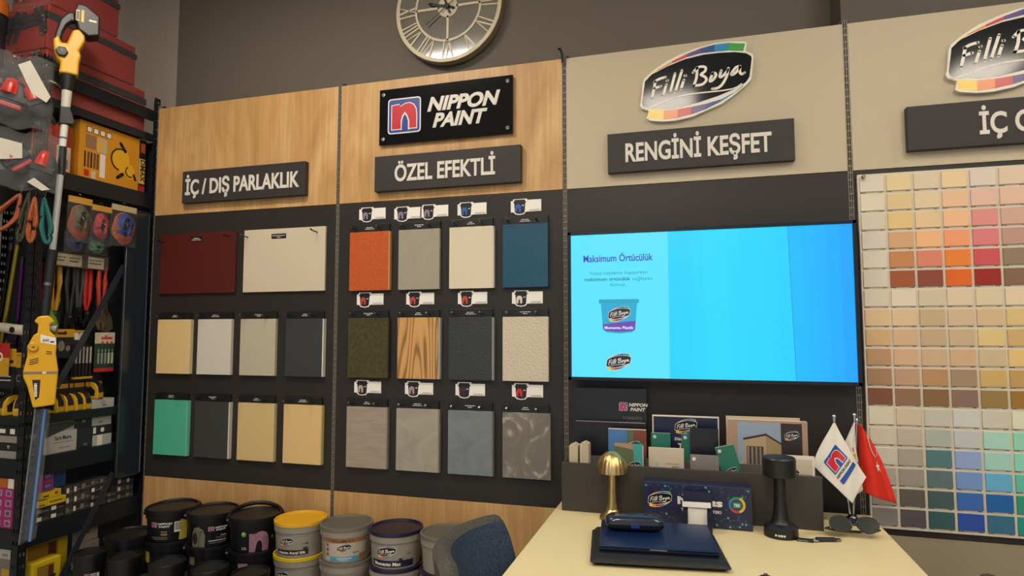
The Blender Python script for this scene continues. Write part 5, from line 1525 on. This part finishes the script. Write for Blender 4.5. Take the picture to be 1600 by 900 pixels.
t = thing('crate', 'dark plain box under the yellow cases on the bottom shelf', 'box', (-.13, -.30, .141))
bw(MB().box((-.24, -.365, .1415), (-.035, -.11, .3325), mat('1B1C1F', .6), .003), 'carton', t)
t = thing('clear_pack', 'pale clear-fronted pack behind the lower diagonal brace', 'carded goods', (-.09, -.19, .333))
bw(MB().box((-.10, -.25, .3335), (-.094, -.135, .49), mat('A79E90', .5)), 'card', t)
bw(MB().box((-.0935, -.24, .34), (-.065, -.145, .44), mat('8A7A70', .3), .01), 'tray', t)
bw(MB().box((-.0935, -.205, .467), (-.0925, -.18, .474), INK), 'slot', t)

# ---------------------------------------------------------------- goods on the narrow front of the rack, left of the post
def fr_box(name, label, cat, x0, x1, z0, z1, h, art=None, group=None, yd=.085):
    return carton(name, label, cat, (x0, -.52, z0), (x1, -.52 + yd, z1), mat(h, .5), art, group, 'y')
XL = -.24
fr_box('small_box', 'black flat box with white mark on the front ledge left of the post', 'box', XL, -.073, .9765, 1.009 - .001, '1C1C1E', Art().rect(.08, .010, .10, .022, PAPER, 0).rect(.115, .008, .13, .024, PAPER, 0)) if False else None
for z0, z1, h, lb, A in ((.936, .974, '1C1C1E', 'black flat box with white marks, top of the pile left of the rack post', Art().rect(.05, .010, .10, .026, PAPER, 0).rect(.125, .008, .15, .028, PAPER, 0)),
                         (.910, .9355, '8E8A80', 'pale slatted box second in the pile left of the rack post', None), (.878, .9095, '1C1C1E', 'black box with triangle mark in the pile left of the rack post', Art().ring(.12, .016, .005, .009, PAPER, 0, 3, 30, 390)),
                         (.8485, .8775, '8E8A80', 'pale box at the foot of the pile left of the rack post', None)):
    fr_box('small_box', lb, 'box', XL, -.075, z0, z1, h, A)
fr_box('small_box', 'orange and white flat box left of the rack post', 'box', XL, -.078, .7975, .842 - .072 + .0, 'B05A22') if False else None
fr_box('small_box', 'flat orange box on the pink boxes left of the rack post', 'box', XL, -.078, .735, .772, 'B05A22', Art().rect(.13, 0, .16, .037, PAPER, 0))
k = 0
for c in range(3):
    for r in range(4):
        x0 = -.232 + c * .051
        A = Art().rect(.012, .008, .040, .030, mat('B9A8B0', .5), 0).rect(.016, .011, .036, .027, mat('6A3A5C', .5), 1)
        fr_box('small_box', 'small magenta box with pale label stacked left of the rack post', 'box', x0, x0 + .0495, .5825 + r * .038, .5825 + r * .038 + .0373, '9A2A6E', A, 'magenta boxes left of the rack post', .065)
fr_box('small_box', 'white flat box on the bottom shelf left of the rack post', 'box', XL, -.072, .467, .503, 'A8A296', Art().rect(.12, .01, .15, .02, GREYINK, 0), yd=.05)
fr_box('small_box', 'grey clear-topped box under the white flat box left of the rack post', 'box', XL, -.070, .38, .466, '6E6A62', Art().rect(.12, .02, .16, .05, mat('B08A2A', .5), 0), yd=.05)
fr_box('small_box', 'dark carton at the base of the pile left of the rack post', 'box', XL, -.070, .1415, .379, '1B1C1F', None, yd=.05)
tape('yellow tape measure on the front ledge left of the rack post', -.115, -.47, 1.0105, -PI / 2 + .3, 1.2)
tape('second yellow tape measure on the front ledge at the photo edge', -.175, -.475, 1.0105, -PI / 2 - .2, 1.2)
A = Art().rect(.02, .015, .15, .03, INK, 0)
def fcard(label, x0, x1, z0, z1, y, hdr, body, art=None):
    t = thing('blister_pack', label, 'carded goods', ((x0 + x1) / 2, y, z0))
    bw(MB().box((x0, y, z0), (x1, y + .002, z0 + (z1 - z0) * .55), mat(body, .5)), 'backing_card', t)
    bw(MB().box((x0, y, z0 + (z1 - z0) * .552), (x1, y + .002, z1), mat(hdr, .5)), 'header_card', t)
    bw(MB().cyl(((x0 + x1) / 2, y - .01, z1 - .01), ((x0 + x1) / 2, -.20, z1 - .01), .002, STEEL, seg=8), 'peg', t)
    if art:
        m = MB(); art.onto(m, wallmap(x0, z0, y)); bw(m, 'print', t)
fcard('yellow topped carded pack left of the rack post', -.225, -.115, 1.12, 1.277, -.515, 'C2921E', '1A1A1C', Art().rect(.06, .10, .10, .112, INK, 0).rect(.02, .03, .09, .034, PAPER, 0).rect(.02, .045, .09, .049, PAPER, 0))
fcard('carded pack with red and white ring print at the left photo edge', -.225, -.13, 1.17, 1.30, -.53, 'A8201E', 'C2921E', Art().ring(.045, .075, .010, .018, PAPER, 0, 20))
fcard('black carded wire pack with yellow top just left of the rack post', -.120, -.072, 1.13, 1.262, -.512, 'B88A1E', '1A1A1C', Art().ring(.024, .03, .010, .014, GREYINK, 0, 16))
t = thing('white_spray_head', 'white tube fitting with a dark oval hole left of the yellow motor', 'spray head', (-.12, -.50, 1.335))
bw(MB().tube([(-.26, -.51, 1.365), (-.20, -.51, 1.362), (-.12, -.51, 1.353), (-.075, -.51, 1.350)], [.018, .019, .021, .020], mat('C8BFAC', .4), 16), 'tube', t)
bw(MB(Matrix.Translation((-.12, -.531, 1.352)) @ Matrix.Rotation(PI / 2, 4, 'X')).lathe([(.012, -.001), (.012, .003), (.0001, .003)], BLKP, seg=20), 'hole', t)
bw(MB().cyl((-.10, -.49, 1.335), (-.105, -.48, 1.265), .016, mat('4A5258', .3, .5), .013), 'nozzle', t)
bw(MB().cyl((-.15, -.50, 1.36), (-.15, -.12, 1.36), .003, STEEL, seg=8), 'peg', t)
for lb, xt, xb_, c, r0, zt in (('long brass-yellow metal pole leaning at the left photo edge', -.185, -.280, '8E7E2C', .011, 1.70), ('thin purple metal pole beside the brass-yellow pole', -.155, -.205, '5A1A6A', .007, 1.62), ('thin black pole left of the brass-yellow pole', -.222, -.310, '141416', .008, 1.68)):
    t = thing('pole', lb, 'pole', (xb_, -.49, 1.012))
    bw(MB().cyl((xb_ - (xt - xb_) * .4, -.44, 1.18), (xt, -.480, zt), r0, mat(c, .25, .8), seg=16), 'shaft', t)
    bw(MB().cyl((xt, -.480, zt), (xt + .004, -.482, zt + .03), r0 * 1.15, BLKP, seg=14), 'end_cap', t)
    bw(MB().cyl((xb_ - (xt - xb_) * .4, -.44, 1.18), (xb_ - (xt - xb_) * .5, -.435, 1.011), r0 * .9, BLKP, seg=14), 'foot', t)
# torch-like pump at the very top left
t = thing('pump', 'black cylinder with orange cap at the top left photo edge', 'pump', (-.27, -.56, 2.42))
bw(MB().lathe([(.040, .0), (.044, .02), (.044, .14), (.048, .16), (.048, .215), (.044, .22)], BLKP, c=(-.262, -.575, 2.42), seg=28), 'barrel', t)
bw(MB().lathe([(.050, .22), (.050, .27), (.044, .285), (.0001, .285)], mat('B85E14', .4), c=(-.262, -.575, 2.42), seg=28), 'cap', t)
bw(MB().cyl((-.262, -.54, 2.50), (-.262, -.50, 2.50), .012, STEEL), 'bracket', t)
bw(MB().box((-.30, -.62, 2.408), (-.225, -.49, 2.419), RACKM), 'ledge', t)

# ---------------------------------------------------------------- clear bags of red and black pads, hung by the post
PHI = math.radians(52.3)
def pad_bag(label, h0, h1, z0, z1, off, caps, papers, seed):
    t = thing('bagged_pads', label, 'bag', (.06, -.5, 0), PHI)
    hc, zc = (h0 + h1) / 2, (z0 + z1) / 2
    rr = random.Random(seed)
    for i, (a, b, rx, rz_, ang) in enumerate(caps):
        T_ = Matrix.Translation((a, off, b)) @ Matrix.Rotation(ang, 4, 'Y')
        p = MB(T_); p.ball((0, .010, 0), (rx, .024, rz_), mat('23272F', .5), 18, 12); p.box((-rx * .9, -.018, -rz_ * .2), (rx * .9, -.004, rz_ * .15), mat('1B1E26', .6), .004); o = p.build('pad', t)
        p = MB(T_); p.lathe([(rx * .50, 0), (rx * .46, rz_ * .4), (rx * .30, rz_ * .8), (.0005, rz_ * .9)], mat('B0180F', .3), c=(-rx * .2, -.008, rz_ * .12), seg=20, smooth_profile=True); p.build('red_cap', o)
        if i == 0:
            p = MB(T_); p.box((-rx * .75, -.020, -rz_ * .62), (rx * .7, -.004, -rz_ * .36), mat('9A221E', .4), .005); p.build('red_stripe', o)
    for (pts, y) in papers:
        MB().prism(pts, off + y, off + y + .001, mat('B9B2A4', .6), axis='y').build('paper', t)
    def bagf(side):
        def f(u, v):
            a = h0 + (h1 - h0) * u; z = z0 + (z1 - z0) * v
            e = (16 * u * (1 - u) * v * (1 - v)) ** .4
            return (a + .006 * math.sin(9 * v + side), off + side * (.034 * e + .006 * math.sin(19 * u + 3 * side) * math.sin(15 * v)), z + .008 * math.sin(11 * u) )
        return f
    m = MB(); m.grid(bagf(-1), 24, 24, FILM); m.grid(bagf(1), 24, 24, FILM); m.build('plastic_bag', t)
    MB().tube([(hc, off, z1 - .01), (hc + .02, off + .03, z1 + .02), (hc + .06, off + .07, z1 + .015)], .0025, STEEL, 6).build('hanging_wire', t)
pad_bag('upper clear bag of red and black pads with a white paper, top left', -.225, -.045, 2.105, 2.385, -.11, [(-.165, 2.215, .055, .07, .2), (-.085, 2.215, .045, .06, -.5)], [([(-.150, 2.335), (-.115, 2.360), (-.048, 2.235), (-.060, 2.210), (-.105, 2.235)], -.030)], 1)
pad_bag('lower clear bag of red and black pads with a white paper, below the upper bag', -.215, -.012, 1.875, 2.095, -.11, [(-.140, 1.985, .05, .06, -.7), (-.062, 1.960, .045, .07, .25)], [([(-.215, 2.055), (-.125, 2.040), (-.122, 1.985), (-.215, 1.965)], -.032), ([(-.105, 1.900), (-.085, 1.918), (-.035, 1.880), (-.060, 1.872)], -.028)], 2)
# bunch of elastic cords below the bags
def loops(label, h, z, cols, w, hgt, off, lean=0.0):
    t = thing('cord_bundle', label, 'cords', (.06, -.5, 0), PHI)
    for k, c in enumerate(cols):
        for j in range(2):
            P = []
            for i in range(24):
                q = 2 * PI * i / 24
                dz = -hgt / 2 + hgt / 2 * math.sin(q)
                P.append((h + lean * (-dz) + (w - .006 * j) * (.25 + .75 * min(1, -dz / hgt * 1.6)) * math.cos(q), off + .009 * k + .005 * j, z + dz))
            MB().tube(P, .0062, mat(c, .6, mottle=.5, mscale=240), 7, True).build('loop', t)
    MB().tube([(h, off, z - .01), (h + .005, off + .02, z + .03), (h + .02, off + .05, z + .05)], .003, BLKP, 6).build('tie', t)
loops('orange speckled elastic cord loop at the left photo edge', -.125, 1.855, ['8E4420', '84281A'], .035, .14, -.10, -.45)
loops('black speckled elastic cord loop hanging between the orange loops', -.098, 1.865, ['2C2A1C'], .014, .185, -.095, -.12)
loops('orange and red elastic cord loop in the middle of the bunch', -.080, 1.85, ['94481A', '7C1616'], .014, .17, -.105, -.04)
loops('teal elastic cord loop hanging beside the white pole', -.052, 1.85, ['0E5C5A', '126460'], .018, .17, -.10, .10)

# ---------------------------------------------------------------- pole hedge trimmer, hung upright in front of the rack
TY = mat('D9A418', .38); TB = mat('17181C', .42); TS = mat('B9BCBC', .35, .3)
t = thing('pole_trimmer', 'long yellow and black battery pole trimmer hanging upright by the rack post', 'pole trimmer', (.06, -.5, 0), PHI)
def pl(name, poly, d, m, bev=.003, parent=t, off=0.0):
    return MB().prism(poly, off - d, off + d, m, bev, axis='y').build(name, parent)
b = pl('battery', [(.015, 2.650), (.020, 2.672), (.050, 2.674), (.100, 2.638), (.100, 2.560), (.064, 2.545), (.028, 2.566), (.014, 2.62)], .035, TB, .006)
A = Art().rect(.018, .060, .030, .105, TY, 0).rect(.036, .058, .045, .108, TY, 0).rect(.020, .064, .028, .100, BLKP, 1)
A.rect(.062, .068, .088, .076, WHITE, 0).rect(.060, .082, .080, .087, GREYINK, 0)
m = MB(); A.onto(m, lambda a, b_, q: (a, -.0355 - q, 2.54 + b_)); m.build('battery_print', b)
pl('grip', [(.014, 2.640), (-.010, 2.632), (-.032, 2.600), (-.045, 2.545), (-.050, 2.510), (-.028, 2.505), (-.022, 2.545), (-.010, 2.580), (.006, 2.600), (.018, 2.600)], .018, TB, .006)
pl('head', [(-.052, 2.508), (-.034, 2.526), (-.026, 2.500), (-.007, 2.500), (.010, 2.560), (.030, 2.570), (.052, 2.546), (.052, 2.522), (.034, 2.480), (.043, 2.460), (.036, 2.434), (.036, 2.378), (-.028, 2.376), (-.024, 2.420), (-.038, 2.434), (-.046, 2.458)], .030, TY, .007)
kb = MB(Matrix.Translation((-.022, -.030, 2.459)) @ Matrix.Rotation(PI / 2, 4, 'X')); kb.lathe([(.021, 0), (.021, .010), (.018, .013), (.0001, .013)], TB, seg=6); kb.box((-.003, -.010, .013), (.003, .010, .015), GREYINK); kb.build('lock_knob', t)
def sect(name, h0, z0, r0, h1, z1, r1, m, seg=20):
    return MB().cyl((h0, 0, z0), (h1, 0, z1), r0, m, r1, seg).build(name, t)
sect('collar', .001, 2.314, .019, .003, 2.380, .028, TB)
sect('white_sleeve', -.0005, 2.243, .016, .0015, 2.3135, .018, mat('C9C5BC', .5))
pl('coupling', [(-.019, 2.243), (.015, 2.246), (.034, 2.186), (.028, 2.176), (-.020, 2.172)], .018, TB, .004)
sect('tube_section', -.004, 2.084, .0125, -.001, 2.1725, .0135, mat('D8D5CC', .4))
sect('tube_clip', -.003, 2.116, .0142, -.0028, 2.122, .0142, BLUEINK)
sect('tube_section', -.003, 1.969, .013, -.002, 2.0835, .013, TB)
sect('tube_section', -.018, 1.667, .0115, -.0055, 1.9685, .0115, TS)
sect('grip_sleeve', -.032, 1.405, .0145, -.018, 1.6665, .0185, TB)
sect('sleeve_ring', -.027, 1.525, .0172, -.026, 1.536, .0172, STEEL)
mt_ = pl('motor_housing', [(-.051, 1.404), (-.019, 1.408), (.002, 1.384), (-.014, 1.374), (-.013, 1.345), (.006, 1.329), (.011, 1.285), (.009, 1.262), (.020, 1.192), (.016, 1.103), (.015, 1.063), (-.053, 1.055), (-.074, 1.138), (-.088, 1.173), (-.089, 1.195), (-.079, 1.251), (-.080, 1.290), (-.062, 1.334), (-.052, 1.338), (-.050, 1.373), (-.064, 1.384)], .034, TY, .006)
A = Art().poly([(-.0885, 1.193), (.0195, 1.191), (.0185, 1.182), (-.088, 1.184)], GREYINK, 0).rect(-.03, 1.184, -.018, 1.191, WHITE, 1)
A.poly([(-.060, 1.162), (-.034, 1.161), (-.036, 1.095), (-.047, 1.084)], INK, 0)
A5 = dashes(Art(), 0, 0, .050, WHITE, 2, .009, 4); A.put(A5, -.042, 1.098, 1.0, 0, PI / 2 + .05)
A.poly([(-.042, 1.334), (.007, 1.321), (.008, 1.293), (-.041, 1.303)], WHITE, 1)
for k in range(3): A.stroke([(-.070, 1.236 - k * .008), (-.045, 1.243 - k * .008)], .003, INK, 1, 2)
for k in range(2): A.stroke([(-.020, 1.268 - k * .008), (-.004, 1.266 - k * .008)], .003, INK, 1, 2)
for k in range(6): A.rect(-.034 + k * .0035, 1.306, -.032 + k * .0035, 1.316, INK, 2)
A.rect(-.010, 1.302, .002, 1.308, INK, 2)
m = MB(); A.onto(m, lambda a, b_, q: (a, -.0345 - q, b_)); m.build('housing_print', mt_)
dl = MB(Matrix.Translation((-.062, -.034, 1.286)) @ Matrix.Rotation(PI / 2, 4, 'X')); dl.lathe([(.018, 0), (.018, .006), (.014, .009), (.0001, .009)], mat('C9961A', .4), seg=28); dl.box((-.004, -.002, .009), (.004, .002, .0105), BLKP); dl.build('dial', mt_)
MB().cyl((-.012, -.008, 1.360), (.008, -.012, 1.356), .014, mat('8E9296', .4), seg=18).build('grey_knob', mt_)
# toothed blade in its clear guard
n = 14; P = []
def bl(k, u): z = 1.046 - .495 * u; return (-.020 - .026 * u + k, z)
left = []
for i in range(n):
    u0 = i / n
    left += [bl(-.012, u0), bl(-.026, u0 + .4 / n), bl(-.012, u0 + .8 / n)]
right = [bl(.012, 1), bl(.012, 0)]
MB().prism(left + right, -.002, .002, mat('3A4250', .3, .8), 0, axis='y').build('toothed_blade', t)
MB().prism([bl(.000, .0), bl(.008, .0), bl(.008, 1), bl(.000, 1)], -.006, -.0025, mat('4F86C8', .25, .4), 0, axis='y').build('blade_rail', t)
GF = mat('B9BFC8', .15, alpha=.07)
m = MB(); gp = [(-.046, 1.050), (.003, 1.046), (-.022, .560), (-.073, .548)]
m.prism(gp, -.016, .016, GF, .004, axis='y'); m.build('clear_guard', t)
MB().tube([(-.046, -.014, 1.050), (-.073, -.014, .548)], .003, mat('8C8C94', .3, alpha=.5), 6).build('guard_edge', t)
MB().tube([(.01, .02, 2.21), (.015, .05, 2.22), (.03, .08, 2.25)], .004, BLKP, 8).build('hanging_loop', t)
# curved black handle behind the pole
t = thing('curved_handle', 'curved black tool handle hanging between the rack post and the pole trimmer', 'handle', (.06, -.5, 0), PHI)
MB().tube([(-.055, .035, 2.352), (-.070, .035, 2.340), (-.073, .035, 2.29), (-.066, .035, 2.24), (-.045, .035, 2.205), (-.030, .035, 2.180)], [.012, .014, .015, .013, .010, .008], mat('121214', .3), 12).build('handle', t)
MB().tube([(-.055, .035, 2.352), (-.03, .035, 2.345), (-.015, .045, 2.335)], .006, STEEL, 8).build('hook', t)
